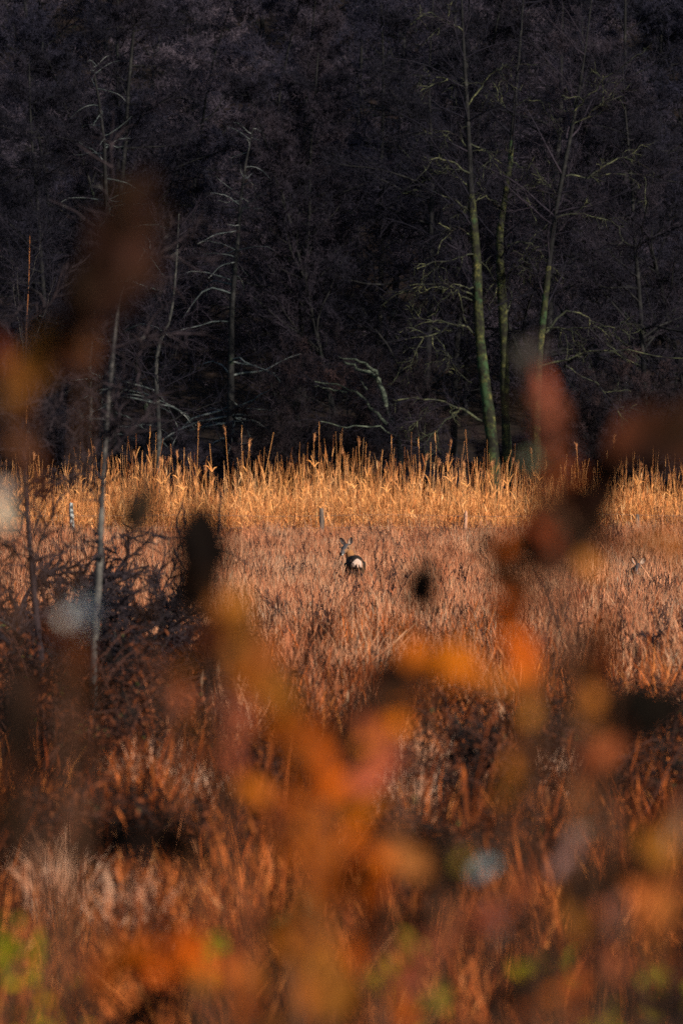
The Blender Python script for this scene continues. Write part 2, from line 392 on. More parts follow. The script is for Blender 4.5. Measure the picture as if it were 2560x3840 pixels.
# ------------------------------------------------------------------ reed bed
def reed_clump(ns, seed, hmin=1.1, hmax=2.0):
    rng = np.random.default_rng(seed); gg = Geo()
    st = np.zeros((ns, 3)); st[:, :2] = rng.normal(size=(ns, 2)) * .16
    d = np.zeros((ns, 3)); d[:, :2] = rng.normal(size=(ns, 2)) * .15; d[:, 2] = 1
    ln = hmin + (hmax - hmin) * rng.random(ns) ** 2.1
    br = rng.random(ns) < .22
    d[br, :2] += rng.normal(size=(br.sum(), 2)) * .5; ln[br] *= .7
    p = grow(st, d, ln, 6, wob=.045, grav=.02, rng=rng)
    r = rng.uniform(.0045, .0085, ns)[:, None] * np.linspace(1, .45, 6)[None]
    tubes(gg, p, r, 3)
    s2, d2, _, _ = children(p, r, 4, .12, .55, .15, .9, rng=rng)
    m = len(s2); L_ = rng.uniform(.12, .34, m)
    lp = grow(s2, d2, L_, 4, wob=.14, grav=.22, rng=rng)
    ribbons(gg, lp, rng.uniform(.012, .026, m)[:, None] * np.array([.7, 1, .8, .1])[None])
    me = gg.mesh('reed_clump', M['reed']); blade_color(me, [tints(rng, ns, 18, .4, 1.2), tints(rng, m, 8, .25, 1.2)]); return me
rc = template_collection('reed_template', [reed_clump(9, 300 + i, .75, 2.25) for i in range(8)])
rng = np.random.default_rng(21); n = 2500
x = rng.uniform(-15.5, 15.5, n); y = 155.3 + 2.2 * vnoise(x + 40, x * 0, 1.1, 14) + rng.random(n) ** 1.3 * 12
px = x / (S * y) + 1280
prof = np.interp(px, [-400, 0, 300, 520, 700, 950, 1300, 1900, 2100, 2300, 2560, 2900], [.95, .98, 1.0, 1.1, .88, 1.05, 1.12, 1.0, .98, 1.02, 1.0, 1.0])
s = prof * (.72 + .62 * rng.random(n) ** 2.6) * (.8 + .4 * vnoise(x, y, 1.7, 9)) * np.interp(y, [155.3, 157.5], [.6, 1])
rot = np.zeros((n, 3)); rot[:, 2] = rng.uniform(0, 6.28, n)
o = scatter('reed_bed', np.stack([x, y, ground_z(x, y)], -1), rot, np.stack([np.ones(n) * 1.0, np.ones(n), s], -1), rng.integers(0, 8, n), rc)
tag(o, 'dense band of dry golden reeds behind the wire fence', 'reeds', kind='stuff')

# tall reed stalks that stand above the bed, one by one
def tall_reed(seed, mesh_only=True):
    rng = np.random.default_rng(seed)
    p = grow(np.zeros((1, 3)), np.array([[rng.normal() * .06, rng.normal() * .06, 1]]), np.array([1.0]), 8, wob=.03, rng=rng)
    g1 = Geo(); tubes(g1, p, np.linspace(.0052, .0022, 8)[None], 5)
    tip = p[0, -1]; dr = norm(p[0, -1] - p[0, -2])
    k = 34; st = tip + dr * rng.uniform(-.05, .01, k)[:, None]
    bend = rng.normal() * .7
    pl = grow(st, dr[None] + rng.normal(size=(k, 3)) * .22 + np.array([bend, 0, 0]) * .5, rng.uniform(.03, .075, k), 3, wob=.2, grav=.3, rng=rng)
    g2 = Geo(); ribbons(g2, pl, np.full((k, 3), .005) * np.array([1, 1.2, .3]))
    lv = []
    for j in range(3):
        t = rng.uniform(.35, .85); i = int(t * 7); b0 = p[0, i]
        a = rng.choice([-1, 1]) * rng.uniform(.35, .9)
        q = grow(b0[None], np.array([[math.sin(a), rng.normal() * .3, math.cos(a)]]), np.array([rng.uniform(.1, .2)]), 5, wob=.08, grav=.45, rng=rng)
        g3 = Geo(); ribbons(g3, q, np.array([[.006, .010, .010, .006, .001]]), np.array([[math.cos(a), .4, -math.sin(a)]])); lv.append(g3)
    return [('stalk', g1.mesh('stalk', M['reedstalk'])), ('plume', g2.mesh('plume', M['plume']))] + [('leaf', l.mesh('reed_leaf', M['reedstalk'])) for l in lv]
reed_protos = [tall_reed(400 + i) for i in range(7)]
tall = [(770, 1600), (800, 1665), (862, 1618), (905, 1690), (935, 1665), (1025, 1612), (1060, 1740), (1122, 1690), (1190, 1648), (1235, 1700), (1283, 1690), (1305, 1720),
        (1350, 1660), (1362, 1690), (1420, 1740), (1455, 1760), (1500, 1745), (1560, 1705), (1600, 1715), (1615, 1655), (1663, 1658), (1700, 1770), (1745, 1745), (1800, 1718), (1838, 1735),
        (1900, 1725), (1935, 1745), (1968, 1672), (1990, 1685), (2040, 1700), (2170, 1668), (2240, 1720), (2302, 1645), (2340, 1695), (2380, 1740), (2440, 1760), (2518, 1785), (2545, 1770),
        (20, 1740), (60, 1735), (118, 1700), (240, 1690), (312, 1692), (322, 1710), (368, 1680), (385, 1700), (495, 1700), (527, 1712), (600, 1722), (660, 1735), (690, 1760)]
for i in range(44): tall.append((int(20 + (i * 617 + 131) % 2520), 1705 + (i * 53) % 95))
for i, (px, py) in enumerate(tall):
    d = 157 + (i * 37 % 50) / 50 * 5
    P = at(px, py, d); hgt = P.z
    r_ = empty('reed_stalk', (P.x, d, float(ground_z(P.x, d))), random.uniform(0, 6.28))
    tag(r_, 'single tall golden reed stalk standing above the reed bed', 'reed', 'tall reeds above the bed')
    ln_ = random.gauss(0, .09); r_.rotation_euler = (random.gauss(0, .05), ln_, random.uniform(-.5, .5)); r_.location.x -= math.sin(ln_) * hgt
    pr = reed_protos[i % 7]
    # the proto is one metre tall: lean is small, so stretch it upright
    st_ = link(bpy.data.objects.new(pr[0][0], pr[0][1]), r_); st_.scale = (1.5, 1.5, hgt)
    for nm, me in (pr[1:] if i % 2 == 0 else pr[2:]): link(bpy.data.objects.new(nm, me), st_)

# ------------------------------------------------------------------ wire fence
FD = 155.4
fence = empty('wire_fence', (0, FD, 0)); tag(fence, 'low wire fence on wooden posts along the edge of the reeds', 'fence')
def post_mesh(h, r, mat, seed):
    rng = np.random.default_rng(seed); K = 9; a = np.arange(8) / 8 * 2 * math.pi
    gg = Geo(); zz = np.linspace(-.2, h, K); rr = r * (1 + rng.normal(size=(K, 8)) * .07); rr[-1] *= .82
    zt = np.repeat(zz[:, None], 8, 1); zt[-1] += rng.normal(size=8) * .015
    v = np.stack([rr * np.cos(a), rr * np.sin(a), zt], -1).reshape(-1, 3)
    idx = np.arange(K * 8).reshape(K, 8)
    q = np.stack([idx[:-1], np.roll(idx[:-1], -1, 1), np.roll(idx[1:], -1, 1), idx[1:]], -1).reshape(-1, 4)
    v = np.vstack([v, [[0, 0, h + .005]]]); t = [[idx[-1, k], idx[-1, (k + 1) % 8], K * 8] for k in range(8)]
    gg.add(v, q, t); return gg.mesh('post', mat)
posts = [(-420, 1900, .07, 'post', None), (272, 1886, .062, 'postlichen', 'post mottled black and white with lichen'), (1206, 1906, .062, 'post', 'weathered dark grey post'), (1742, 1918, .05, 'postsunlit', 'slim post coloured salmon as lit by the sun'), (2390, 1930, .05, 'post', None), (3000, 1920, .06, 'post', None)]
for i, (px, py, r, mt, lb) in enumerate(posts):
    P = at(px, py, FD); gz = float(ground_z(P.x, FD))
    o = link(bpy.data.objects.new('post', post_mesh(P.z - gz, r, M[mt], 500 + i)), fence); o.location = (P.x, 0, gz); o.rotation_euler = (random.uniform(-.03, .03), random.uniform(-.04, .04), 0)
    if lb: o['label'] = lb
for py in (1932, 1978, 2012):
    z0 = CAMH - (py - HOR) * S * FD; gg = Geo()
    xs_ = np.linspace(-13, 13, 53)
    p = np.stack([xs_, np.full(53, -.07), z0 + .02 * np.sin(xs_ * 1.1) - .015 * np.abs(np.sin(xs_ * .45))], -1)
    tubes(gg, p[None], np.full((1, 53), .004), 4); gg.obj('wire', M['wire'], fence)

# ------------------------------------------------------------------ wood: trees
def tree_meshes(seed, H=16.0, r0=.2, style='alder', tw=None, trunk_mat=None, limb_mat=None, n1=34, n2=13, n3=12, n4=3, wtwig=.010, thick=1.0):
    rng = np.random.default_rng(seed); tw = tw or M['twig']; trunk_mat = trunk_mat or M['bark']; limb_mat = limb_mat or trunk_mat
    gt, gl, gc = Geo(), Geo(), Geo()
    K = 12
    if style == 'bush':
        ns = 12; st = np.zeros((ns, 3)); st[:, :2] = rng.normal(size=(ns, 2)) * .35
        a = rng.uniform(0, 6.28, ns); lean = rng.uniform(.15, 1.3, ns)
        d = np.stack([np.cos(a) * lean, np.sin(a) * lean, np.ones(ns)], -1)
        p0 = grow(st, d, rng.uniform(.7, 1.05, ns) * H, K, wob=.08, grav=.16, rng=rng); rad0 = r0 * .5 * np.linspace(1, .2, K)[None] * rng.uniform(.6, 1, (ns, 1))
        tubes(gt, p0, rad0, 5)
        s1, d1, r1, t1 = children(p0, rad0, n1 // 4, .4, 1.1, .15, 1.0, rng=rng); L1 = H * rng.uniform(.16, .34, len(s1)); g1 = .12
    else:
        p0 = grow(np.array([[0, 0, -.2]]), np.array([[rng.normal() * .04, rng.normal() * .04, 1.0]]), np.array([H]), K, wob=.045, rng=rng)
        rad0 = r0 * np.linspace(1, .12, K)[None] ** .9
        tubes(gt, p0, rad0, 7)
        lo = {'alder': .12, 'conifer': .1, 'slim': .3}[style]
        amin, amax = {'alder': (.8, 1.45), 'conifer': (1.2, 1.75), 'slim': (.5, 1.0)}[style]
        s1, d1, r1, t1 = children(p0, rad0, n1, amin, amax, lo, 1.0, rng=rng)
        L1 = H * {'alder': .34, 'conifer': .2, 'slim': .22}[style] * (1.12 - t1) * rng.uniform(.6, 1.15, len(s1)) + .5
        g1 = {'alder': .02, 'conifer': .12, 'slim': -.1}[style]
    K1 = 7
    p1 = grow(s1, d1, L1, K1, wob=.14 if style != 'conifer' else .2, grav=g1, rng=rng)
    rad1 = thick * (np.minimum(r1 * .55, L1 * .016))[:, None] * np.linspace(1, .25, K1)[None]
    tubes(gl, p1, rad1, 4)
    s2, d2, r2, t2 = children(p1, rad1, n2, .4, 1.2, .12, 1.0, rng=rng)
    L2 = np.repeat(L1, n2) * .36 * (1.15 - t2 * .6) * rng.uniform(.5, 1.1, len(s2))
    p2 = grow(s2, d2, L2, 4, wob=.2, up=.1, rng=rng)
    rad2 = thick * (np.minimum(r2 * .6, .014)[:, None] * np.linspace(1, .4, 4)[None] + .003)
    tubes(gc, p2, rad2, 3)
    s3, d3, r3, t3 = children(p2, rad2, n3, .35, 1.1, .1, 1.0, rng=rng)
    L3 = np.clip(np.repeat(L2, n3) * .42, .12, .6) * rng.uniform(.5, 1.2, len(s3))
    p3 = grow(s3, d3, L3, 3, wob=.25, up=.06, rng=rng)
    ribbons(gc, p3, np.array([[1, .8, .35]]) * wtwig * rng.uniform(.7, 1.2, (len(s3), 1)))
    if n4:
        s4, d4, _, _ = children(p3, np.ones(p3.shape[:2]) * .003, n4, .4, 1.1, .25, 1.0, rng=rng)
        p4 = grow(s4, d4, rng.uniform(.06, .2, len(s4)), 2, rng=rng)
        ribbons(gc, p4, np.array([[1, .5]]) * wtwig * .85 * rng.uniform(.7, 1.3, (len(s4), 1)))
    return [('trunk', gt.mesh('trunk', trunk_mat, True)), ('branches', gl.mesh('branches', limb_mat)), ('crown', gc.mesh('crown', tw))]

def place_tree(name, meshes, x, y, rz, sc, label, group=None, cat='tree', zs=1.0):
    t = empty(name, (x, y, float(ground_z(x, y)) - .05), rz)
    for nm, me in meshes:
        c = link(bpy.data.objects.new(nm, me), t); c.scale = (sc, sc, sc * zs)
        if nm != 'trunk': c['kind'] = 'stuff'
    tag(t, label, cat, group); return t

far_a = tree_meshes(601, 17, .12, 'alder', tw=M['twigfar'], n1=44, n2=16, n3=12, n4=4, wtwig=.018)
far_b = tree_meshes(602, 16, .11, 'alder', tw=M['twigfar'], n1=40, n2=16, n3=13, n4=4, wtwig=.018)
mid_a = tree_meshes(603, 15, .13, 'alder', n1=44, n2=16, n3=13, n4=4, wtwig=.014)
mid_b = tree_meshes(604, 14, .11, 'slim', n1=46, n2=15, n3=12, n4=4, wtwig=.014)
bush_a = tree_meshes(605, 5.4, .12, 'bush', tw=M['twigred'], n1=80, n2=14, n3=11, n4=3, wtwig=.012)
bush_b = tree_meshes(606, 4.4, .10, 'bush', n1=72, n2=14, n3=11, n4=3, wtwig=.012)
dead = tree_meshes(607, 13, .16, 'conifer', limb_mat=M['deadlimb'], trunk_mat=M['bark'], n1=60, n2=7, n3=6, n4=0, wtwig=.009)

rng = np.random.default_rng(31)
# far wood on the slope
k = 0
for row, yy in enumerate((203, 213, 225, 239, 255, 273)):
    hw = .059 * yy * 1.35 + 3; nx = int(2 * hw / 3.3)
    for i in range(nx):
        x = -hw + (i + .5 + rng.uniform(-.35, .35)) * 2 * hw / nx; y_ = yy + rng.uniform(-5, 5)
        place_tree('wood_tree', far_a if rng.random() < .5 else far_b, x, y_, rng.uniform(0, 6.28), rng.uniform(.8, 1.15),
                   'bare tree coloured hazy grey mauve in the wood that climbs the slope', 'bare trees on the slope')
# nearer wood edge
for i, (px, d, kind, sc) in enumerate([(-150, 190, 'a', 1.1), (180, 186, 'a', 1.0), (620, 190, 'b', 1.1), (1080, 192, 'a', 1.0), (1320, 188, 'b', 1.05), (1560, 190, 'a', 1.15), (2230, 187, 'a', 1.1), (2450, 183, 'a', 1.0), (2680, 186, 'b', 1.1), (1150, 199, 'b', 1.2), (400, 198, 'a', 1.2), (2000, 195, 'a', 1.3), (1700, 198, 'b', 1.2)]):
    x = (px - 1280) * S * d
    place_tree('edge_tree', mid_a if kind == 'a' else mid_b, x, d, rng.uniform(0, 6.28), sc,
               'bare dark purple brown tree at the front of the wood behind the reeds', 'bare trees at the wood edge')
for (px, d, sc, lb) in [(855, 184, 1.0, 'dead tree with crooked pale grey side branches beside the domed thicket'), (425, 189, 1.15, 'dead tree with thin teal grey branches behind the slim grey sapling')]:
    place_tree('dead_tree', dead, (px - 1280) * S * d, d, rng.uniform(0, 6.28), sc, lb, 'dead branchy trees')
for (px, d, m_, sc, zs, lb) in [
        (1270, 181, bush_a, 1.0, 1.15, 'large domed thicket of bare reddish twigs with a pale broken limb'),
        (980, 179, bush_b, .85, .9, 'low bare thicket beside the domed thicket, left of the broken limb'),
        (2380, 179, bush_a, .95, 1.1, 'bare brown thicket beside the three mossy trunks'),
        (2120, 180, bush_b, .9, 1.0, 'small bare thicket at the foot of the leaning mossy trunk'),
        (1835, 171.6, bush_b, .42, .8, 'low bare thicket added as shade over the foot of the thick mossy trunk'),  # added thicket, stands in for the shadow at the trunk foot
        (1620, 178, bush_b, .8, .8, 'small bare thicket under the long lichen limb'),
        (110, 176, bush_b, 1.0, 1.25, 'grey fan shaped thicket with sunlit orange shoots'),
        (560, 179, bush_b, .9, .9, 'low dark thicket round the slim grey trunk'),
        (-250, 178, bush_a, 1.0, 1.0, 'wide bare thicket next to the fan shaped thicket'),
        (2760, 178, bush_b, 1.0, 1.0, 'bare thicket at the far end of the reeds')]:
    place_tree('thicket', m_, (px - 1280) * S * d, d, rng.uniform(0, 6.28), sc, lb, None, 'thicket', zs)

# traced trees with their own trunks and limbs
def traced_tree(name, label, d, trunk, r, limbs, tmat, lmat, group=None, twigs=True, seed=0, tw=None, crown_n=14, base=True, cat='tree', twl=(.25, .7), wtw=.009, limb_r=2.6, split=None):
    rng = np.random.default_rng(seed)
    P = [at(px, py, d) for px, py in trunk]
    gz = float(ground_z(P[0].x, d)) - .1
    if base: P = [Vector((P[0].x + (P[0].x - P[1].x) * .3, d, gz))] + P
    root = empty(name, (P[0].x, d, P[0].z)); off = np.array([P[0].x, d, P[0].z])
    A = np.array([tuple(p) for p in P]) - off
    A[1:, 1] += np.cumsum(rng.normal(size=len(A) - 1) * .06)
    p = spline(A, 26); z = p[:, 2]
    rad = np.interp(np.linspace(0, 1, 26), np.linspace(0, 1, len(r)), r)
    rad = rad * (1 + rng.normal(size=26) * .09) * (.78 if split is not None else 1)
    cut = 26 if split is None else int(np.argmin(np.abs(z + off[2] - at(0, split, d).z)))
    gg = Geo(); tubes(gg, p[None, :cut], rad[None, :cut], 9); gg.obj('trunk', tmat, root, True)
    if cut < 25: gg = Geo(); tubes(gg, p[None, cut - 1:], rad[None, cut - 1:] * .9, 8); gg.obj('upper_trunk', M['bark'], root, True)  # darker bark above: the trunk's fade into shade put into its colour
    allp = []
    for i, L_ in enumerate(limbs):
        pts = L_ if isinstance(L_[0], (tuple, list)) else L_[1]
        w = limb_r if isinstance(L_[0], (tuple, list)) else L_[0]
        q = [at(a, b, d) for a, b in pts]; q = np.array([tuple(v) for v in q]) - off
        depth = rng.uniform(-.9, .3); q[:, 1] += np.linspace(0, depth, len(q)) + np.interp(q[0, 2], z, p[:, 1])
        lp = spline(q, 12); lp[1:-1] += rng.normal(size=(10, 3)) * .03
        lr = np.linspace(w * .62, w * .2, 12) * S * d
        gg = Geo(); tubes(gg, lp[None], lr[None], 6); lo_ = gg.obj('limb', lmat, root, True); allp.append((lp, lr))
        if split is not None:
            s2, d2, _, _ = children(lp[None], lr[None], 5, .4, 1.1, .2, .95, rng=rng); d2[:, 2] -= .15
            q2 = grow(s2, d2, rng.uniform(.4, 1.3, 5), 9, wob=.24, grav=.12, rng=rng); gg = Geo(); tubes(gg, q2, rng.uniform(.010, .019, (5, 1)) * np.linspace(1, .35, 9)[None], 4)
            s3, d3, _, _ = children(q2, np.ones((5, 9)), 4, .5, 1.2, .2, 1.0, rng=rng); q3 = grow(s3, d3, rng.uniform(.15, .5, 20), 6, wob=.28, rng=rng); tubes(gg, q3, np.linspace(.009, .004, 6)[None].repeat(20, 0), 3)
            gg.obj('side_branches', lmat, lo_)['kind'] = 'stuff'
    if twigs:
        gc = Geo()
        if allp:
            lp = np.stack([a for a, _ in allp]); lr = np.stack([b for _, b in allp])
            s2, d2, _, _ = children(lp, lr, crown_n, .4, 1.2, .15, 1.0, rng=rng)
            p2 = grow(s2, d2, rng.uniform(*twl, len(s2)) * 1.6, 5, wob=.22, grav=.03, rng=rng)
            r2 = np.linspace(.011, .004, 5)[None].repeat(len(s2), 0); tubes(gc, p2, r2, 3)
            s3, d3, _, _ = children(p2, r2, 7, .4, 1.1, .1, 1.0, rng=rng)
            p3 = grow(s3, d3, rng.uniform(*twl, len(s3)) * .6, 3, wob=.25, rng=rng)
            ribbons(gc, p3, np.array([[1, .8, .3]]).repeat(len(s3), 0) * wtw)
        # upper crown from the trunk
        s1, d1, _, t1 = children(p[None], rad[None], 26, .5, 1.3, .35, 1.0, rng=rng)
        L1 = rng.uniform(.6, 1.2, len(s1)) * (z[-1] - z[0]) * .16
        p1 = grow(s1, d1, L1, 6, wob=.15, up=.05, rng=rng); r1 = (L1 * .012)[:, None] * np.linspace(1, .3, 6)[None]
        tubes(gc, p1, r1, 4)
        s2, d2, _, _ = children(p1, r1, 9, .4, 1.1, .15, 1.0, rng=rng)
        p2 = grow(s2, d2, np.repeat(L1, 9) * rng.uniform(.2, .5, len(s2)), 4, wob=.2, rng=rng)
        tubes(gc, p2, np.linspace(.009, .004, 4)[None].repeat(len(s2), 0), 3)
        s3, d3, _, _ = children(p2, np.ones(p2.shape[:2]) * .004, 8, .4, 1.1, .1, 1.0, rng=rng)
        p3 = grow(s3, d3, rng.uniform(*twl, len(s3)) * .6, 3, wob=.25, rng=rng)
        ribbons(gc, p3, np.array([[1, .8, .3]]).repeat(len(s3), 0) * wtw)
        gc.obj('crown', tw or M['twig'], root)
    tag(root, label, cat, group)
    return root, p, off

traced_tree('mossy_tree', 'tall bare tree with thick yellow green mossy trunk and drooping lichen limbs', 174,
    [(1850, 1740), (1832, 1550), (1812, 1400), (1797, 1250), (1790, 1100), (1785, 950), (1768, 760), (1760, 600), (1752, 430), (1740, 230), (1730, 0), (1725, -150)],
    [.30, .26, .235, .215, .20, .19, .175, .15, .12, .1, .07, .04, .03],
    [(9, [(1772, 800), (1700, 745), (1625, 712)]), (7, [(1766, 655), (1690, 605), (1585, 588)]), (5, [(1768, 700), (1690, 650), (1600, 650)]),
     (8, [(1795, 1262), (1740, 1225), (1680, 1212), (1600, 1200), (1530, 1195)]), (6, [(1680, 1212), (1640, 1250), (1590, 1262), (1515, 1275)]), (4, [(1625, 1255), (1680, 1330), (1665, 1350)]), (4, [(1590, 1262), (1560, 1310), (1545, 1340)]),
     (7, [(1788, 1110), (1700, 1075), (1640, 1062), (1530, 1072)]), (6, [(1780, 1130), (1700, 1105), (1620, 1085), (1450, 1100)]), (5, [(1775, 1080), (1720, 1085), (1655, 1125)]),
     (10, [(1810, 1580), (1760, 1550), (1700, 1525), (1640, 1505), (1560, 1495), (1490, 1500)]), (7, [(1720, 1540), (1660, 1590), (1600, 1650), (1570, 1680)]), (4, [(1640, 1505), (1600, 1550), (1550, 1590)]),
     (6, [(1790, 950), (1730, 960), (1680, 975), (1560, 1010)]), (7, [(1790, 900), (1720, 850), (1690, 860), (1640, 880)]), (5, [(1765, 560), (1700, 500), (1650, 490)]), (6, [(1765, 540), (1830, 570), (1880, 610)]), (6, [(1750, 400), (1820, 300), (1900, 240)]), (5, [(1745, 330), (1660, 290), (1540, 280)]), (5, [(1735, 120), (1680, 80), (1570, 60)])],
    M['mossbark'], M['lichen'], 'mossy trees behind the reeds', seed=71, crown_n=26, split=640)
traced_tree('mossy_tree', 'bare tree with straight green mossy trunk between two other mossy trunks', 177,
    [(1900, 1720), (1892, 1500), (1890, 1300), (1880, 1100), (1872, 900), (1885, 780), (1910, 620), (1925, 420), (1945, 200), (1960, 0), (1970, -150)],
    [.2, .19, .185, .18, .17, .15, .12, .1, .085, .06, .04, .03],
    [(8, [(1895, 925), (1955, 908), (2000, 920), (2030, 960), (2080, 1010), (2115, 1048)]), (6, [(1890, 1060), (1930, 985), (1990, 965)]), (5, [(1885, 1040), (1920, 1010), (1960, 990)]), (6, [(1890, 1200), (1920, 1100), (1880, 1060), (1850, 1050)]), (6, [(1890, 760), (1960, 720), (2000, 700)]), (5, [(1880, 780), (1820, 740), (1760, 700)]), (5, [(1930, 390), (2000, 380), (2080, 385)]), (5, [(1925, 440), (1850, 360), (1800, 330)]), (6, [(1910, 600), (1980, 640), (2050, 660)])],
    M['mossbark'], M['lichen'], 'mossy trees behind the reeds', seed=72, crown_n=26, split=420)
traced_tree('mossy_tree', 'bare tree with slender leaning mossy trunk and right hand limbs', 176,
    [(2010, 1740), (2012, 1500), (2020, 1350), (2040, 1150), (2060, 960), (2085, 780), (2115, 620), (2155, 420), (2190, 200), (2215, 0)],
    [.17, .165, .16, .15, .13, .12, .1, .085, .07, .05, .035],
    [(8, [(2045, 1250), (2090, 1190), (2130, 1165), (2190, 1185), (2250, 1235), (2300, 1260)]), (6, [(2050, 1230), (2160, 1228), (2300, 1232)]), (7, [(2030, 1370), (2160, 1335), (2280, 1310), (2420, 1330), (2560, 1345)]), (5, [(2280, 1260), (2330, 1210), (2380, 1180)]), (5, [(2120, 1370), (2200, 1420), (2280, 1480), (2330, 1560)]),
     (6, [(2120, 660), (2200, 660), (2340, 655), (2440, 655)]), (7, [(2200, 670), (2280, 610), (2360, 580)]), (6, [(2080, 820), (2180, 800), (2280, 830), (2340, 850)]), (5, [(2140, 470), (2220, 420), (2330, 300)]), (5, [(2090, 760), (2060, 700), (2000, 640)]), (5, [(2150, 420), (2230, 330), (2360, 230)])],
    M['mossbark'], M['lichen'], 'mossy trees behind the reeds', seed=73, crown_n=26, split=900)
traced_tree('broken_limb', 'thick pale green broken limb forking out of the domed thicket', 176.5,
    [(1500, 1700), (1475, 1600), (1446, 1520)], [.09, .085, .08, .06],
    [(20, [(1448, 1525), (1425, 1445), (1392, 1405), (1335, 1378), (1286, 1356)]), (13, [(1418, 1432), (1402, 1388), (1340, 1352), (1268, 1338)]), (12, [(1450, 1590), (1390, 1530), (1340, 1480), (1280, 1450), (1180, 1430)]), (6, [(1375, 1460), (1350, 1430), (1345, 1405)]), (6, [(1300, 1470), (1220, 1455), (1170, 1440)]), (6, [(1500, 1640), (1400, 1600), (1290, 1600), (1200, 1580)])],
    M['greybark'], M['palelichen'], None, seed=74, crown_n=14, cat='tree limb')
traced_tree('slim_tree', 'slim grey trunk standing in the shade behind the reeds', 172,
    [(592, 1750), (596, 1640), (590, 1500), (585, 1380), (600, 1280), (640, 1180), (660, 1000), (670, 800)], [.08, .075, .075, .07, .06, .05, .035, .02],
    [(4, [(592, 1400), (650, 1330), (720, 1240)]), (4, [(596, 1600), (720, 1540), (830, 1500)])], M['greybark'], M['bark'], None, seed=75, crown_n=12)
traced_tree('slim_tree', 'short pale birch stem by the fan shaped thicket', 175,
    [(336, 1700), (338, 1500), (334, 1380), (345, 1250), (360, 1050)], [.07, .065, .06, .04, .02], [(3, [(336, 1450), (290, 1380), (250, 1330)])], M['greybark'], M['bark'], None, seed=76, crown_n=10)
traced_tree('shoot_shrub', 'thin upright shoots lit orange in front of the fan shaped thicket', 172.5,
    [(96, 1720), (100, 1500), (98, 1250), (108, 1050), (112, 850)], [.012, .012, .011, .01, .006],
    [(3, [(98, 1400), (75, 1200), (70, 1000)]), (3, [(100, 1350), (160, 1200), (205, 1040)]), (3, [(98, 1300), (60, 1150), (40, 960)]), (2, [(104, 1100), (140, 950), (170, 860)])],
    M['sunlittwig'], M['birch'], None, seed=77, crown_n=16, cat='shrub')

# ------------------------------------------------------------------ young trees in front of the meadow (softly out of focus)
traced_tree('sapling', 'young grey tree with a knotty bare stem rising from the dark brambles', 43,
    [(350, 2500), (362, 2280), (374, 2050), (380, 1880), (392, 1650), (408, 1450), (424, 1280), (440, 1150), (470, 1060), (545, 930)],
    [.03, .029, .028, .025, .02, .017, .014, .012, .009, .006, .003],
    [(7, [(430, 1160), (420, 900), (415, 650), (412, 400)]), (10, [(366, 2330), (450, 2260), (560, 2200), (640, 2110), (700, 1950)]), (8, [(372, 2120), (300, 2060), (200, 2090)]), (7, [(376, 2040), (460, 2000), (600, 2030), (640, 2090)]),
     (7, [(395, 1640), (480, 1560), (600, 1480)]), (6, [(405, 1500), (470, 1440), (560, 1350)]), (6, [(380, 1800), (300, 1720), (260, 1600)]), (9, [(360, 2420), (450, 2380), (600, 2330), (720, 2200), (800, 2050), (870, 1900)]), (6, [(400, 1560), (340, 1480), (300, 1400)])],
    M['birch'], M['sapling'], 'saplings in front of the meadow', seed=81, crown_n=6, twl=(.08, .22), wtw=.003, cat='sapling', tw=M['sapling'])
traced_tree('sapling', 'thin dark young tree with two upright stems near the fence end', 46,
    [(150, 2500), (132, 2330), (112, 2120), (98, 1930), (84, 1700), (78, 1560), (92, 1350), (104, 1150)],
    [.03, .028, .026, .024, .02, .017, .013, .009, .004],
    [(8, [(120, 2200), (160, 2000), (230, 1850), (290, 1750)]), (7, [(100, 1960), (50, 1880), (10, 1760)]), (6, [(90, 1760), (140, 1650), (200, 1540)]), (6, [(82, 1620), (40, 1500), (10, 1360)]), (8, [(135, 2350), (60, 2250), (20, 2130)])],
    M['sapling'], M['sapling'], 'saplings in front of the meadow', seed=82, crown_n=6, twl=(.08, .22), wtw=.003, cat='sapling', tw=M['sapling'])

shrub_m = tree_meshes(620, 4.4, .22, 'bush', tw=M['sapling'], trunk_mat=M['sapling'], n1=64, n2=9, n3=7, n4=0, wtwig=.030, thick=2.2)
for (px, d, sc, zs, lb) in [(70, 52, .40, 1.0, 'bare twiggy shrub behind the thin two stemmed sapling'), (280, 49, .34, .95, 'bare dark shrub tangled round the knotty grey sapling'), (500, 51, .29, 1.0, 'wide bare purple shrub beside the knotty grey sapling'), (770, 58, .15, .8, 'small bare shrub behind the black hanging leaves'), (2490, 58, .19, .9, 'bare twiggy shrub near the half hidden deer'), (2180, 62, .15, .9, 'little bare shrub in the meadow behind the orange leaf')]:
    place_tree('bare_shrub', shrub_m, (px - 1280) * S * d, d, px * 1.7, sc, lb, 'bare shrubs in front of the meadow', 'shrub', zs)

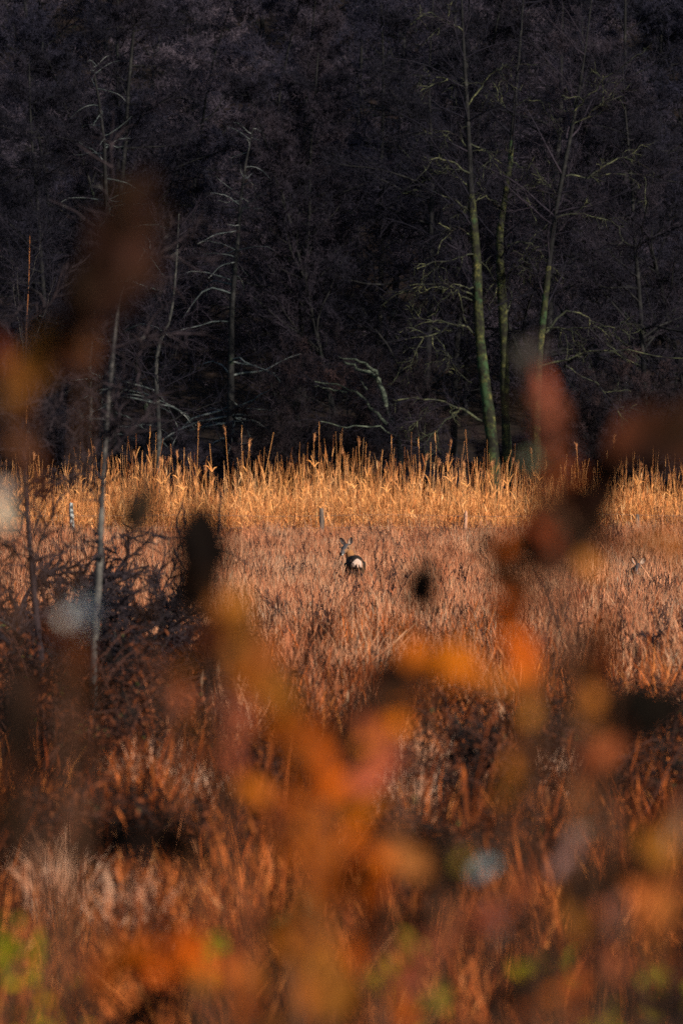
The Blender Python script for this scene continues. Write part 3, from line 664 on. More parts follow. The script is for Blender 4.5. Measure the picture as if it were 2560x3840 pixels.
# ------------------------------------------------------------------ dead weed stalks standing in the meadow
def weed(px0, py0, px1, py1, d, seed, label, group='dead weed stalks in the meadow'):
    rng = np.random.default_rng(seed)
    A = at(px0, py0, d); B = at(px1, py1, d); gz = float(ground_z(A.x, d))
    t = empty('weed_stalk', (A.x, d, gz))
    p = spline([(0, 0, -.02), ((B.x - A.x) * .4, rng.normal() * .05, (B.z - gz) * .5), (B.x - A.x, rng.normal() * .1, B.z - gz)], 10)
    gg = Geo(); r = np.linspace(.009, .004, 10); tubes(gg, p[None], r[None], 5); gg.obj('stem', M['weed'], t)
    gg = Geo(); s2, d2, _, _ = children(p[None], r[None], 14, .3, .9, .45, 1.0, rng=rng)
    p2 = grow(s2, d2, rng.uniform(.06, .2, 14), 4, wob=.15, up=.1, rng=rng); tubes(gg, p2, np.full((14, 4), .003), 3)
    k = 90; i = rng.integers(0, 14, k); j = rng.integers(1, 4, k); c = p2[i, j] + rng.normal(size=(k, 3)) * .008
    q = grow(c, rng.normal(size=(k, 3)), rng.uniform(.008, .022, k), 3, rng=rng); ribbons(gg, q, np.array([[.004, .013, .003]]).repeat(k, 0))
    gg.obj('seed_head', M['weed'], t); tag(t, label, 'weed', group)
weed(1350, 2240, 1452, 2080, 98.5, 1, 'dark dead weed stalk leaning away beside the deer', None)
for i, (a, b, c, e, d) in enumerate([(1160, 2560, 960, 2210, 66), (2135, 2600, 2030, 2180, 60), (2180, 2500, 2120, 2330, 72), (1800, 2300, 1790, 2170, 92), (1150, 2300, 1140, 2040, 96), (2300, 2480, 2280, 2300, 74), (2470, 2520, 2500, 2280, 70), (2520, 2640, 2490, 2300, 62), (1480, 2440, 1500, 2330, 78), (1290, 2480, 1270, 2360, 75), (2200, 2260, 2230, 2140, 95), (680, 2330, 690, 2140, 84), (560, 2250, 540, 2090, 93), (2060, 2140, 2050, 2030, 118), (1590, 2110, 1600, 2010, 124), (930, 2150, 960, 2020, 112)]):
    weed(a, b, c, e, d, 30 + i, 'dark dead weed stalk with seed heads standing alone in the meadow')

# ------------------------------------------------------------------ bramble thickets in the middle distance
def bramble(px, d, w, h, label, seed, n_leaf=6000, ncane=90):
    rng = np.random.default_rng(seed); x0 = (px - 1280) * S * d; gz = float(ground_z(x0, d))
    t = empty('bramble_bush', (x0, d, gz)); tag(t, label, 'bramble', 'bramble bushes')
    st = np.zeros((ncane, 3)); st[:, 0] = rng.normal(size=ncane) * w * .28; st[:, 1] = rng.normal(size=ncane) * w * .25
    dd = np.stack([rng.normal(size=ncane) * .6, rng.normal(size=ncane) * .5, np.ones(ncane)], -1)
    p = grow(st, dd, rng.uniform(.7, 1.3, ncane) * h * 1.25, 9, wob=.1, grav=.38, rng=rng); p[..., 2] = np.abs(p[..., 2])
    r = np.linspace(.008, .003, 9)[None].repeat(ncane, 0)
    gg = Geo(); tubes(gg, p, r, 4); gg.obj('canes', M['cane'], t)['kind'] = 'stuff'
    s2, d2, _, _ = children(p, r, n_leaf // ncane, .3, 1.4, .1, 1.0, rng=rng)
    m = len(s2); L_ = rng.uniform(.03, .09, m)
    s2 = s2 + rng.normal(size=(m, 3)) * .05
    q = grow(s2, d2, L_, 4, wob=.25, grav=.5, rng=rng); gg = Geo()
    ribbons(gg, q, rng.uniform(.008, .02, m)[:, None] * np.array([.25, 1, .85, .08])[None])
    f = gg.obj('foliage', M['bramble'], t); f['kind'] = 'stuff'
for i, (px, d, w, h, lb) in enumerate(BRAMBLES):
    bramble(px, d, w, h, lb, 900 + i)

# ------------------------------------------------------------------ leafy shrubs close to the camera (strongly out of focus)
def leaf_mesh(seed):
    rng = np.random.default_rng(seed); nu, nv = 7, 5
    u = np.linspace(0, 1, nu); v = np.linspace(-1, 1, nv)
    wd = .225 * np.sin(np.pi * u ** .8) ** .8 + .006
    curl = rng.uniform(-.9, .9); fold = rng.uniform(.1, .55); tw = rng.uniform(-.8, .8)
    P = np.zeros((nu, nv, 3))
    for i in range(nu):
        th = curl * u[i]
        cx = math.sin(th) / max(abs(curl), .01) * (1 if curl > 0 else -1) if abs(curl) > .02 else u[i]
        cz = (1 - math.cos(th)) / curl if abs(curl) > .02 else 0
        a = tw * u[i]
        for j in range(nv):
            s_ = v[j] * wd[i]; zz = fold * abs(v[j]) ** 1.3 * wd[i] + rng.normal() * .012
            P[i, j] = (cx, s_ * math.cos(a) - zz * math.sin(a), cz + s_ * math.sin(a) + zz * math.cos(a))
    idx = np.arange(nu * nv).reshape(nu, nv)
    q = np.stack([idx[:-1, :-1], idx[:-1, 1:], idx[1:, 1:], idx[1:, :-1]], -1).reshape(-1, 4)
    return np_mesh('leaf', P, q, mat=M['leaf'], smooth=True)
LEAVES = [leaf_mesh(1000 + i) for i in range(8)]

class Shrub:
    def __init__(s, px, d, label, seed, group='leafy shrubs close by'):
        s.rng = np.random.default_rng(seed); s.d = d
        s.x = (px - 1280) * S * d; s.gz = float(ground_z(s.x, d))
        s.root = empty('leafy_shrub', (s.x, d, s.gz)); tag(s.root, label, 'shrub', group)
        s.paths = []; s.base = np.array([s.x, d, s.gz])
    def leaf(s, P, size, color, tilt=None, face=.55):
        r = s.rng
        o = link(bpy.data.objects.new('leaf', LEAVES[r.integers(0, 8)]), s.root)
        o.location = Vector(P) - Vector(s.base); o.scale = (size, size, size)
        ang = r.uniform(0, 6.28) if tilt is None else tilt
        ax = Vector((math.cos(ang), r.normal() * .25, math.sin(ang))).normalized()
        n = Vector((r.normal() * .4 + .25, -1, r.normal() * .4 + .2)); yv = n.cross(ax).normalized(); n = ax.cross(yv)
        o.rotation_euler = Matrix((ax, yv, n)).transposed().to_euler()
        k = r.uniform(.5, 1.3)
        gk = .92 if color[0] > 2.2 * color[1] else 1.0
        k *= .82 if min(color) < .2 else .9
        o.color = (min(color[0] * k, 1), min(color[1] * k * gk * r.uniform(.85, 1.15), 1), min(color[2] * k, 1), 1)
    def blob(s, px, py, w, h, color, tilt=90, n=None, dd=None):
        """cluster of leaves on one twig covering about w x h photograph pixels, long side at `tilt` degrees"""
        dark = max(color) < .035 or min(color) > .2
        if dd is None: dd = .8 if dark else 0.0
        r = s.rng; d = s.d + dd + r.uniform(-.25, .25); c = np.array(tuple(at(px, py, d))); sc = S * d
        t = math.radians(tilt); long_, short = max(w, h) * sc, min(w, h) * sc
        ax = np.array([math.cos(t), 0, math.sin(t)])
        n = int((n or np.clip(round(2.2 * long_ / short + 1), 2, 7)) * (4.2 if dark else 1.7))
        p0 = c - ax * long_ * .5
        L_ = np.clip(max(short * 1.5, long_ * .42) * (1.25 if dark else 1), .02, .15)
        for i in range(n):
            f = (i + .5) / n - .5
            q = c + ax * (f * (long_ - L_ * .6)) + np.array([r.normal() * short * .14, r.normal() * .03, r.normal() * short * .14])
            a = t + r.normal() * .35
            st = q - np.array([math.cos(a), 0, math.sin(a)]) * L_ * .5
            s.leaf(st, L_ * r.uniform(.85, 1.15), color, a)
        s.paths.append((p0, c + ax * long_ * .4))
    def spray(s, pts, colors, ll=150, step=62, dd=0.0, rad=.0035):
        """a leafy shoot: stem through photograph pixels with narrow leaves on both sides"""
        r = s.rng; d = s.d + dd; n = len(pts)
        P = np.array([tuple(at(a, b, d + r.normal() * .05)) for a, b in pts])
        L_ = sum(math.dist(pts[i], pts[i + 1]) for i in range(n - 1)); K = max(7, int(L_ / (step * .66)))
        c = spline(P, K); tn = norm(np.gradient(c, axis=0)); lm = ll * S * d
        gg = Geo(); tubes(gg, (c - s.base)[None], np.linspace(rad, rad * .4, K)[None], 5); gg.obj('stem', M['stem'], s.root)
        for i in range(K):
            if r.random() < .12: continue
            a = math.atan2(tn[i, 2], tn[i, 0]) + (1 if i % 2 else -1) * r.uniform(.15, .75)
            col = colors[min(int(i / K * len(colors)), len(colors) - 1)] if r.random() < .75 else colors[r.integers(0, len(colors))]
            s.leaf(c[i], lm * r.uniform(.65, 1.3), col, a)
        s.paths.append((c[0] - np.array([0, 0, .02]), c[0]))
    def rand_leaves(s, n, px0, px1, py0, py1, size, colors, zspread=.6):
        r = s.rng
        pts = []
        for i in range(n):
            d = s.d + r.uniform(-zspread, zspread)
            P = np.array(tuple(at(r.uniform(px0, px1), py0 + (py1 - py0) * r.random() ** .8, d))); pts.append(P)
            s.leaf(P, size * r.uniform(.6, 1.25), colors[r.integers(0, len(colors))])
        for P in pts[::3]: s.paths.append((P - np.array([r.normal() * .02, 0, .06]), P))
    def finish(s):
        r = s.rng
        for a, b in s.paths:
            gg = Geo()
            m = s.base + (a - s.base) * np.array([.25, .3, .6]) + r.normal(size=3) * np.array([.05, .05, .02])
            st = s.base + r.normal(size=3) * np.array([.05, .05, 0])
            p = spline([st - s.base, m - s.base, a - s.base, b - s.base], 12)
            tubes(gg, p[None], np.linspace(.005, .0012, 12)[None], 5); gg.obj('stem', M['stem'], s.root)

OR = (.70, .150, .008); OR2 = (.54, .14, .012); TAN = (.50, .19, .06); RU = (.28, .06, .012); BR = (.10, .03, .009); DK = (.022, .010, .006); BK = (.009, .006, .005); SAL = (.52, .15, .065)
PALE = (.80, .84, .76); PINK = (.62, .48, .42); YG = (.42, .36, .015)

MAUVE = (.22, .11, .085); OCH = (.40, .15, .022); DBR = (.06, .026, .012)
A = Shrub(300, 7.3, 'tall leafy shrub with one dark leaf spray against the wood', 1)
A.spray([(20, 1560), (120, 1380), (260, 1260), (350, 1120), (430, 900), (480, 740)], [(.22, .09, .018), DBR, DK, DK, (.04, .02, .01)], 190, 46); A.spray([(330, 1180), (440, 1060), (530, 960), (560, 860)], [(.045, .02, .011), (.075, .035, .022), (.05, .024, .014)], 170, 75)
A.spray([(130, 1900), (110, 1700), (90, 1500), (40, 1380)], [(.16, .06, .03), BR, (.26, .10, .018)], 130, 80)
A.blob(275, 2325, 95, 95, PALE, 60, n=4); A.blob(12, 1890, 70, 170, PINK, 85, n=2)
A.spray([(330, 2900), (320, 2680), (300, 2500), (240, 2400)], [DBR, BR, BR], 150, 60); A.finish()
B = Shrub(2180, 7.5, 'tall leafy shrub with a salmon leaf and a pale green leaf', 2)
B.spray([(2080, 1950), (2100, 1750), (2090, 1600), (2050, 1500)], [RU, (.36, .12, .055), (.36, .12, .055)], 110, 60); B.spray([(2040, 1520), (2010, 1420), (2000, 1330)], [(.05, .036, .032), (.07, .055, .05), (.10, .085, .08)], 90, 75); B.blob(2000, 1735, 60, 100, (.28, .40, .28), 80, n=2)
B.blob(2130, 2000, 230, 190, DK, 30, n=4); B.spray([(2130, 2000), (2220, 1800), (2350, 1700), (2520, 1650)], [DK, DBR, (.07, .022, .01), (.05, .02, .01)], 210, 48); B.spray([(2160, 2080), (2300, 2060), (2430, 2030), (2550, 2060)], [BR, OCH, (.5, .19, .02)], 120, 60)
B.spray([(1960, 2800), (1955, 2560), (1950, 2400), (1930, 2230), (1890, 2080)], [OCH, OR, OR, BR, DK], 150, 42); B.spray([(2300, 2760), (2270, 2560), (2240, 2400)], [BR, DBR, BR], 130, 60); B.spray([(2060, 2100), (2030, 1900), (1990, 1500)], [RU, DBR, DK], 110, 70); B.finish()
C = Shrub(1180, 7.2, 'forked leafy shrub with a long ochre arm and black hanging leaves', 3)
C.blob(762, 2070, 150, 360, BK, 88, n=5); C.blob(530, 1905, 100, 120, (.03, .018, .012), 60, n=3); C.spray([(830, 2560), (800, 2400), (770, 2200)], [BR, DBR, DK], 150, 55)
C.spray([(1190, 3330), (1200, 3080), (1190, 2900), (1120, 2760), (1020, 2600), (930, 2450), (870, 2320)], [OR2, OR, OR2, OCH, (.46, .18, .035), OCH], 165, 34)
C.spray([(1200, 3840), (1170, 3600), (1190, 3300)], [OCH, (.34, .11, .014), OR2], 190, 40); C.spray([(1160, 3060), (1020, 3020), (900, 2920), (860, 2780), (880, 2680)], [OR2, (.5, .16, .04), SAL, SAL], 140, 48); C.spray([(720, 2900), (680, 2700), (650, 2520)], [(.4, .13, .05), SAL, OCH], 110, 70)
C.spray([(1210, 3200), (1330, 3180), (1480, 3200), (1600, 3260)], [OR, OR, (.42, .15, .04), DBR], 150, 44); C.finish()
D = Shrub(1300, 7.4, 'leafy shrub with a bright orange arm and a round dark leaf', 4)
D.blob(1580, 2190, 95, 125, (.014, .008, .006), 80, n=3); D.spray([(1240, 3120), (1350, 2960), (1410, 2780), (1490, 2640), (1600, 2520), (1680, 2480)], [SAL, SAL, (.46, .14, .04), BR, (.74, .2, .01), (.74, .2, .01)], 160, 36); D.spray([(1620, 2520), (1720, 2530), (1860, 2590)], [(.7, .2, .012), OR2, OCH], 120, 50)
D.spray([(1270, 2900), (1310, 2740), (1420, 2620), (1500, 2540)], [DK, DK, DBR, DK], 150, 50); D.blob(1540, 3165, 280, 70, DK, 165, n=5); D.blob(1640, 3270, 180, 100, BK, 140)
D.blob(1815, 3255, 80, 42, (.44, .54, .60), 20, n=2); D.blob(1740, 3228, 50, 40, (.45, .32, .04), 20, n=2); D.blob(1855, 3430, 90, 90, (.24, .22, .23), 50, n=2); D.finish()
E = Shrub(2380, 7.5, 'leafy shrub with a wide black leaf and a pale hanging leaf', 5)
E.blob(2400, 2680, 230, 140, BK, 10, n=5); E.spray([(2300, 3000), (2290, 2840), (2330, 2700)], [DBR, DK, BK], 150, 50); E.blob(2135, 3190, 60, 220, (.42, .27, .22), 65, n=2); E.blob(2550, 3080, 50, 240, (.40, .24, .17), 80, n=2)
E.spray([(2160, 3060), (2220, 2850), (2210, 2650), (2150, 2500)], [BR, (.34, .11, .03), OCH, BR], 140, 60); E.spray([(2460, 3700), (2440, 3450), (2460, 3250), (2520, 3020)], [OCH, (.44, .14, .03), OCH, BR], 140, 50); E.spray([(2120, 3400), (2230, 3330), (2380, 3300)], [DK, DBR, DK], 170, 50); E.finish()
F = Shrub(350, 7.7, 'russet leafy shrub with dark trailing leaves over the rough grass', 6)
F.spray([(-20, 3300), (40, 3050), (80, 2800), (120, 2600)], [DK, DBR, BK, DK], 170, 50); F.spray([(180, 3200), (330, 3130), (520, 3130), (700, 3180)], [DK, BK, DK, DBR], 150, 48); F.spray([(230, 3840), (330, 3700), (480, 3640), (640, 3600), (760, 3640)], [RU, OR2, OR, OR, OCH], 150, 48)
F.spray([(420, 3880), (540, 3780), (680, 3790)], [DK, BK, DK], 170, 50); F.spray([(240, 3560), (260, 3380), (240, 3180)], [(.42, .14, .04), TAN, SAL], 110, 80); F.finish()
G = Shrub(1050, 7.8, 'low orange shoots springing up beside the forked shrub', 7)
G.spray([(960, 3900), (1000, 3700), (1080, 3520), (1150, 3420)], [OCH, (.36, .13, .012), OR2], 160, 55); G.spray([(1300, 3880), (1330, 3650), (1400, 3470), (1390, 3330)], [OR2, OR, RU, OR], 150, 55); G.spray([(860, 3840), (900, 3650), (930, 3480)], [(.5, .14, .03), RU, BR], 130, 70); G.blob(1090, 3500, 80, 200, DK, 85, n=3); G.finish()
H = Shrub(1700, 7.7, 'rust coloured leafy shrub with a salmon spray lying across it', 8)
H.spray([(1480, 3720), (1600, 3600), (1760, 3480), (1930, 3370)], [SAL, (.42, .12, .05), SAL, (.4, .12, .04)], 140, 46); H.spray([(1860, 3840), (1920, 3740), (2050, 3700)], [DK, DBR, BK], 160, 55); H.spray([(1880, 3180), (1900, 3000), (1950, 2850)], [BR, OCH, BR], 140, 60); H.spray([(1640, 3400), (1580, 3450), (1480, 3440)], [BK, DK, DK], 140, 50); H.spray([(1480, 3860), (1500, 3740), (1470, 3640)], [OR2, OR, RU], 120, 60); H.finish()
J = Shrub(2250, 7.8, 'brown leafy shrub with short orange stems of leaves', 9)
J.spray([(2060, 3800), (2120, 3650), (2160, 3480), (2140, 3360)], [(.42, .10, .014), OR2, OCH, BR], 140, 55); J.spray([(2260, 3700), (2260, 3560), (2300, 3420)], [SAL, MAUVE, MAUVE], 130, 60); J.spray([(2330, 3860), (2400, 3780), (2500, 3790)], [DK, BK, DK], 150, 50); J.spray([(2560, 3700), (2540, 3500), (2550, 3300)], [DK, DBR, BR], 120, 60); J.spray([(2200, 3860), (2120, 3780), (2000, 3800)], [RU, OR2, RU], 130, 60); J.finish()

# yellow green plants on the ground where the view begins
def green_plant(px, py, d, w, label, seed, cols):
    P = at(px, py, d); sh = Shrub(px, d, label, seed, 'yellow green plants in the rough grass'); sh.root.name = 'green_plant'; sh.root['category'] = 'plant'
    w = w * 1.15
    for i in range(20):
        a = at(px + sh.rng.normal() * w * .35, py + sh.rng.normal() * w * .4, d + sh.rng.normal() * .15)
        sh.leaf(tuple(a), sh.rng.uniform(.022, .045), cols[i % len(cols)])
        if i % 3 == 0: sh.paths.append((np.array(tuple(a)) - np.array([0, 0, .05]), np.array(tuple(a))))
    sh.finish()
LIME = [(.30, .30, .012), (.42, .36, .015), (.20, .24, .012)]; YEL = [(.62, .36, .012), (.5, .30, .012), (.36, .30, .012)]; OLV = [(.26, .20, .02), (.34, .25, .03), (.18, .14, .02)]
for i, (px, py, d, w, lb, cl) in enumerate([(50, 3560, 12, 130, 'lime green plant beside the russet leafy shrub', LIME), (140, 3760, 12, 200, 'yellow plant at the foot of the russet leafy shrub', YEL), (775, 3570, 12, 130, 'lime green plant beside the orange leafy shrub', LIME), (1100, 3500, 12, 90, 'pale green plant behind the orange leafy shrub', [(.42, .38, .16)]),
        (1470, 3690, 12, 70, 'small yellow plant under the salmon leaf spray', YEL), (1550, 3590, 12, 90, 'olive plant behind the salmon leaf spray', OLV), (1620, 3790, 12, 120, 'yellow olive plant below the salmon leaf spray', OLV), (2490, 3720, 12, 150, 'olive green plant beside the tall orange stem', OLV), (2260, 3830, 12, 90, 'lime plant under the brown leafy shrub', LIME), (2110, 3650, 12, 90, 'small olive plant behind the brown leafy shrub', OLV), (1980, 3680, 12, 60, 'tiny yellow plant between the rust and the brown shrub', YEL)]):
    green_plant(px, py, d, w, lb, 60 + i, cl)

# pale clumps of old grass that catch the sun
def grass_clump(px, d, h, label, seed):
    rng = np.random.default_rng(seed); x0 = (px - 1280) * S * d; t = empty('grass_clump', (x0, d, float(ground_z(x0, d)))); n_ = 150
    st = np.zeros((n_, 3)); st[:, :2] = rng.normal(size=(n_, 2)) * .07
    dd = np.zeros((n_, 3)); dd[:, :2] = rng.normal(size=(n_, 2)) * .28; dd[:, 2] = 1
    p = grow(st, dd, h * rng.uniform(.5, 1.1, n_), 5, wob=.1, grav=.3, rng=rng); gg = Geo()
    a = rng.uniform(-.8, .8, n_); ribbons(gg, p, np.full((n_, 1), .009) * np.array([[1, 1, .8, .5, .1]]), np.stack([np.cos(a), np.sin(a), 0 * a], -1))
    o_ = gg.obj('blades', M['palegrass'], t); o_['kind'] = 'stuff'; tag(t, label, 'grass clump', 'pale grass clumps')
for i, (px, d, h, lb) in enumerate([(560, 36, .5, 'pale grass clump before the dark brambles'), (690, 34, .42, 'orange tinged pale grass clump'), (780, 35, .4, 'small pale grass clump beside the orange tinged one'), (1600, 36, .55, 'tall pale grass clump between leafy shrubs'), (1500, 34, .42, 'short pale grass clump beside the tall one'), (1690, 35, .42, 'pale grass clump by the dark bramble'), (230, 27, .5, 'pale grass clump in the rough grass'), (480, 26, .42, 'broad pale grass clump near the dark trailing leaves'), (2080, 37, .4, 'pale leaning grass clump under the dark bramble')]):
    grass_clump(px, d, h, lb, 1200 + i)

# ------------------------------------------------------------------ roe deer
def loft(gg, rings, n=16):
    """rings: (centre, right vector*, up vector*) -> closed skin"""
    a = np.arange(n) / n * 2 * math.pi; k = len(rings); v = []
    for c, rx, uz in rings:
        v.append(np.array(c)[None] + np.cos(a)[:, None] * np.array(rx)[None] + np.sin(a)[:, None] * np.array(uz)[None])
    v = np.concatenate(v); idx = np.arange(k * n).reshape(k, n)
    q = np.stack([idx[:-1], np.roll(idx[:-1], -1, 1), np.roll(idx[1:], -1, 1), idx[1:]], -1).reshape(-1, 4)
    v = np.vstack([v, [rings[0][0]], [rings[-1][0]]]); t = []
    for j in range(n):
        t.append([idx[0, (j + 1) % n], idx[0, j], k * n]); t.append([idx[-1, j], idx[-1, (j + 1) % n], k * n + 1])
    gg.add(v, q, t)

def limb_loft(gg, pts, rad, n=12):
    p = spline(pts, len(pts) * 4); r = np.interp(np.linspace(0, 1, len(p)), np.linspace(0, 1, len(rad)), rad)
    tan = norm(np.gradient(p, axis=0)); rings = []
    for c, t, rr in zip(p, tan, r):
        x = np.cross(t, [0, 1, 0.3]); x = x / np.linalg.norm(x); y_ = np.cross(x, t)
        rings.append((c, x * rr, y_ * rr))
    loft(gg, rings, n)

def build_deer(loc, yaw, face, head_pos, lying, label, seed):
    face = np.array(Vector(face).normalized()); H_ = np.array(head_pos)
    gg = Geo(); low = -.30 if lying else 0.0
    R = Matrix.Rotation(yaw, 3, 'Z'); Rn = np.array(R)
    body = [(-.345, .505, .05, .05), (-.325, .505, .095, .09), (-.27, .50, .125, .122), (-.18, .50, .135, .138), (-.05, .49, .132, .138), (.10, .475, .128, .15), (.22, .475, .115, .15), (.30, .49, .085, .12), (.345, .50, .04, .06)]
    loft(gg, [((0, y_, z_ + low), (w, 0, 0), (0, 0, h)) for y_, z_, w, h in body], 20)
    Hl = Rn.T @ H_; fl = Rn.T @ face
    side = np.cross(fl, [0, 0, 1]); side /= np.linalg.norm(side); upv = np.cross(side, fl)
    back = Hl - fl * .035 - upv * .03
    limb_loft(gg, [(0, .18, .49 + low), (0, .29, .56 + low), tuple(np.array([0, .33, .60 + low]) * .5 + back * .5), tuple(back), tuple(Hl)], [.12, .10, .072, .056, .05])
    HS = 1.27
    hd = [(-.075, 0, .02, .022), (-.06, 0, .042, .046), (-.02, .002, .056, .058), (.03, -.002, .054, .054), (.075, -.012, .041, .043), (.12, -.024, .031, .033), (.155, -.032, .028, .028), (.178, -.036, .022, .021), (.188, -.038, .010, .010)]
    loft(gg, [(tuple(Hl + (fl * f + upv * u_) * HS), tuple(side * w * HS), tuple(upv * h * HS)) for f, u_, w, h in hd], 16)
    if not lying:
        for sx in (-1, 1):
            limb_loft(gg, [(sx * .07, -.20, .50), (sx * .088, -.17, .40), (sx * .078, -.20, .32), (sx * .06, -.295, .235), (sx * .058, -.275, .12), (sx * .058, -.262, .05), (sx * .058, -.245, .0)], [.095, .085, .055, .026, .018, .017, .02])
            limb_loft(gg, [(sx * .065, .22, .48), (sx * .075, .19, .36), (sx * .065, .205, .22), (sx * .062, .20, .12), (sx * .062, .20, .04), (sx * .062, .215, .0)], [.085, .06, .027, .018, .016, .019])
    else:
        for sx in (-1, 1):
            limb_loft(gg, [(sx * .09, -.2, .2), (sx * .16, -.05, .10), (sx * .15, -.22, .05), (sx * .13, -.05, .03)], [.09, .06, .03, .02])
            limb_loft(gg, [(sx * .08, .2, .2), (sx * .11, .28, .08), (sx * .10, .14, .04), (sx * .09, .02, .03)], [.07, .045, .025, .02])
    raw = gg.mesh('deer_raw'); tmp = bpy.data.objects.new('deer_raw', raw); COL.objects.link(tmp)
    md = tmp.modifiers.new('r', 'REMESH'); md.mode = 'VOXEL'; md.voxel_size = .008
    md = tmp.modifiers.new('s', 'SMOOTH'); md.iterations = 4; md.factor = .5
    dg = bpy.context.evaluated_depsgraph_get(); ev = tmp.evaluated_get(dg)
    me = bpy.data.meshes.new_from_object(ev); bpy.data.objects.remove(tmp)
    n = len(me.vertices); co = np.zeros(n * 3, np.float32); me.vertices.foreach_get('co', co); co = co.reshape(-1, 3)
    nrm = np.zeros(n * 3, np.float32); me.vertices.foreach_get('normal', nrm); nrm = nrm.reshape(-1, 3)
    me.polygons.foreach_set('use_smooth', np.ones(len(me.polygons), bool))
    x, y_, z = co.T; zz = z - low
    c = np.tile(np.array([.026, .020, .017]), (n, 1))
    mix = lambda m_, col: c.__setitem__(slice(None), c * (1 - m_[:, None]) + np.array(col)[None] * m_[:, None])
    ss = lambda e0, e1, v: (lambda t: t * t * (3 - 2 * t))(np.clip((v - e0) / (e1 - e0), 0, 1))
    mix(ss(.50, .36, zz) * .8, (.075, .042, .022))                       # lower flanks
    mix(ss(.30, .15, zz), (.045, .032, .028))                            # lower legs
    if not lying:                                                          # white rump patch
        ax_ = np.abs(x)
        top = .575 - .30 * ax_ - 6.0 * ax_ ** 2; bot = .492 - .065 * ss(.010, .065, ax_) + .03 * ss(.09, .115, ax_)
        m_ = ss(-.012, .006, top - zz) * ss(-.010, .006, zz - bot) * ss(-.225, -.25, y_) * ss(.110, .092, ax_)
        mix(m_, (.62, .46, .385)); mix(m_ * ss(.50, .46, zz) * ss(.05, .095, ax_), (.50, .31, .22))
    rel = (co - Hl[None]) / HS; f_ = rel @ fl; u_ = rel @ upv; l_ = rel @ side
    neck = ss(.20, .32, y_) * ss(.50, .56, zz); hm = (np.linalg.norm(rel - fl[None] * .05, axis=1) < .15)
    mix(neck * (~hm), (.24, .105, .045))
    h_ = hm.astype(float) * ss(.52, .60, zz)
    mix(h_, (.26, .14, .075))                                            # tan cheeks
    mix(h_ * ss(.004, .03, u_ + .10 * np.clip(f_, 0, 1)) * ss(.05, .028, np.abs(l_)), (.07, .068, .074))   # grey forehead and nose bridge
    mix(h_ * ss(.09, .13, f_) * ss(-.075, -.045, u_), (.085, .08, .085))
    mix(h_ * ss(.125, .14, f_) * ss(-.046, -.056, u_), (.78, .76, .72))    # white chin
    mix(h_ * ss(.162, .172, f_) * ss(-.058, -.046, u_), (.012, .010, .012))  # nose
    spot = np.exp(-((f_ - .165) / .012) ** 2 - ((np.abs(l_) - .024) / .009) ** 2 - ((u_ + .044) / .010) ** 2); mix(h_ * np.clip(spot * 1.3, 0, 1), (.85, .82, .78))
    mix(h_ * ss(-.02, -.05, u_) * ss(.08, .02, f_), (.32, .15, .06))
    colr = np.ones((n, 4), np.float32); colr[:, :3] = np.clip(c, 0, 1)
    me.color_attributes.new('Col', 'FLOAT_COLOR', 'POINT').data.foreach_set('color', colr.ravel())
    me.materials.clear(); me.materials.append(M['fur'])
    root = empty('deer', loc, yaw)
    b = bpy.data.objects.new('body', me); link(b, root)
    # ears
    for sx in (-1, 1):
        nu, nv = 11, 7; P = []; C_ = []
        tipd = norm(upv * 1.0 + side * sx * (.70 if sx * side[0] < 0 else .48) - fl * .15); wdir = norm(np.cross(tipd, fl)); nd = np.cross(wdir, tipd)
        if nd @ fl < 0: nd = -nd
        bs = Hl + (side * sx * .036 + upv * .042 - fl * .03) * HS
        for i in range(nu):
            t = i / (nu - 1); w = .043 * (math.sin(math.pi * min(1, .12 + t * .88)) ** .75) * (1 if t < 1 else .1) + .0015
            for j in range(nv):
                s_ = -1 + 2 * j / (nv - 1)
                P.append(bs + tipd * t * .142 + wdir * w * s_ + nd * (-.022 * (1 - s_ * s_) * math.sin(math.pi * (.15 + .8 * t))))
                inner = (.55, .40, .31) if abs(s_) < .75 and t < .85 else (.035, .028, .026)
                if t > .45 and abs(s_) < .3: inner = (.13, .09, .07)
                if t > .86: inner = (.02, .016, .016)
                C_.append((*inner, 1))
        idx = np.arange(nu * nv).reshape(nu, nv)
        q = np.stack([idx[:-1, :-1], idx[:-1, 1:], idx[1:, 1:], idx[1:, :-1]], -1).reshape(-1, 4)
        em = np_mesh('ear', np.array(P), q, mat=M['fur'], smooth=True)
        em.color_attributes.new('Col', 'FLOAT_COLOR', 'POINT').data.foreach_set('color', np.array(C_, np.float32).ravel())
        eo = link(bpy.data.objects.new('ear', em), root); m2 = eo.modifiers.new('thick', 'SOLIDIFY'); m2.thickness = .004
        ge = Geo(); ec = Hl + (fl * .034 + side * sx * .049 + upv * .010) * HS
        loft(ge, [(tuple(ec + fl * .021 * math.cos(a)), tuple(side * .013 * math.sin(a)), tuple(upv * .017 * math.sin(a))) for a in np.linspace(.05, 3.09, 8)], 10)
        ge.obj('eye', M['eye'], root, True)
    if not lying:
        gt_ = Geo(); limb_loft(gt_, [(0, -.335, .50), (0, -.352, .47), (.003, -.352, .435), (.004, -.345, .415)], [.010, .013, .012, .003])
        tm = gt_.mesh('tail_tuft', M['fur'], True); nn = len(tm.vertices)
        tm.color_attributes.new('Col', 'FLOAT_COLOR', 'POINT').data.foreach_set('color', np.tile(np.array([.75, .48, .36, 1], np.float32), nn))
        link(bpy.data.objects.new('tail_tuft', tm), root)
        for hx, hy in ((-.058, -.245), (.058, -.245), (-.062, .215), (.062, .215)):
            gh = Geo(); limb_loft(gh, [(hx, hy - .008, .03), (hx, hy, .012), (hx, hy + .015, -.01)], [.017, .021, .018], 8); gh.obj('hoof', M['horn'], root)
    tag(root, label, 'deer'); return root

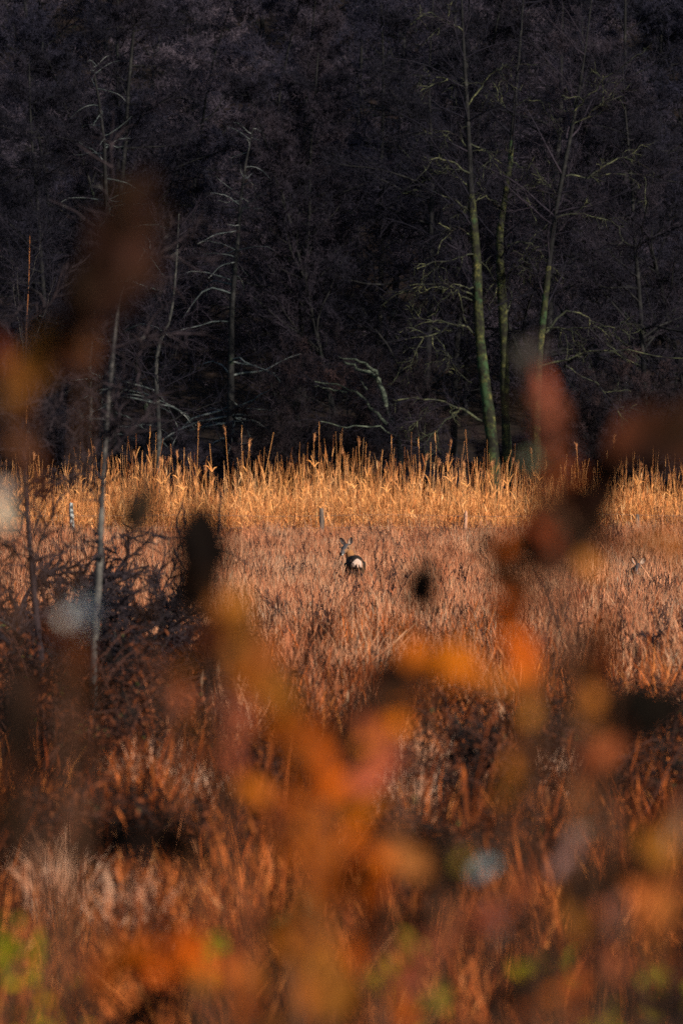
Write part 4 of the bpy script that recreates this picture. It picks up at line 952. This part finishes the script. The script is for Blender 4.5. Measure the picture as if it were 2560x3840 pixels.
rump = at(1338, 2105, 100)
yaw = math.radians(9)
c0 = Vector((rump.x, 100, 0)) + Matrix.Rotation(yaw, 3, 'Z') @ Vector((0, .30, 0))
gz = float(ground_z(c0.x, c0.y))
hp = at(1298, 2055, 100.6)
build_deer((c0.x, c0.y, gz), yaw, (-.46, -.86, -.30), (hp.x - c0.x, .28, hp.z - gz), False, 'standing doe with white rump patch looking back over its shoulder in the grass', 1)
hp2 = at(2392, 2128, 103); gz2 = float(ground_z(hp2.x, 103.4)); dy2 = math.radians(165)
build_deer((hp2.x - .05, 103.4, gz2), dy2, (-.22, -.9, -.22), (.05, -.40, hp2.z - gz2), True, 'half hidden deer lying in the tall grass with only its head and ears showing', 2)
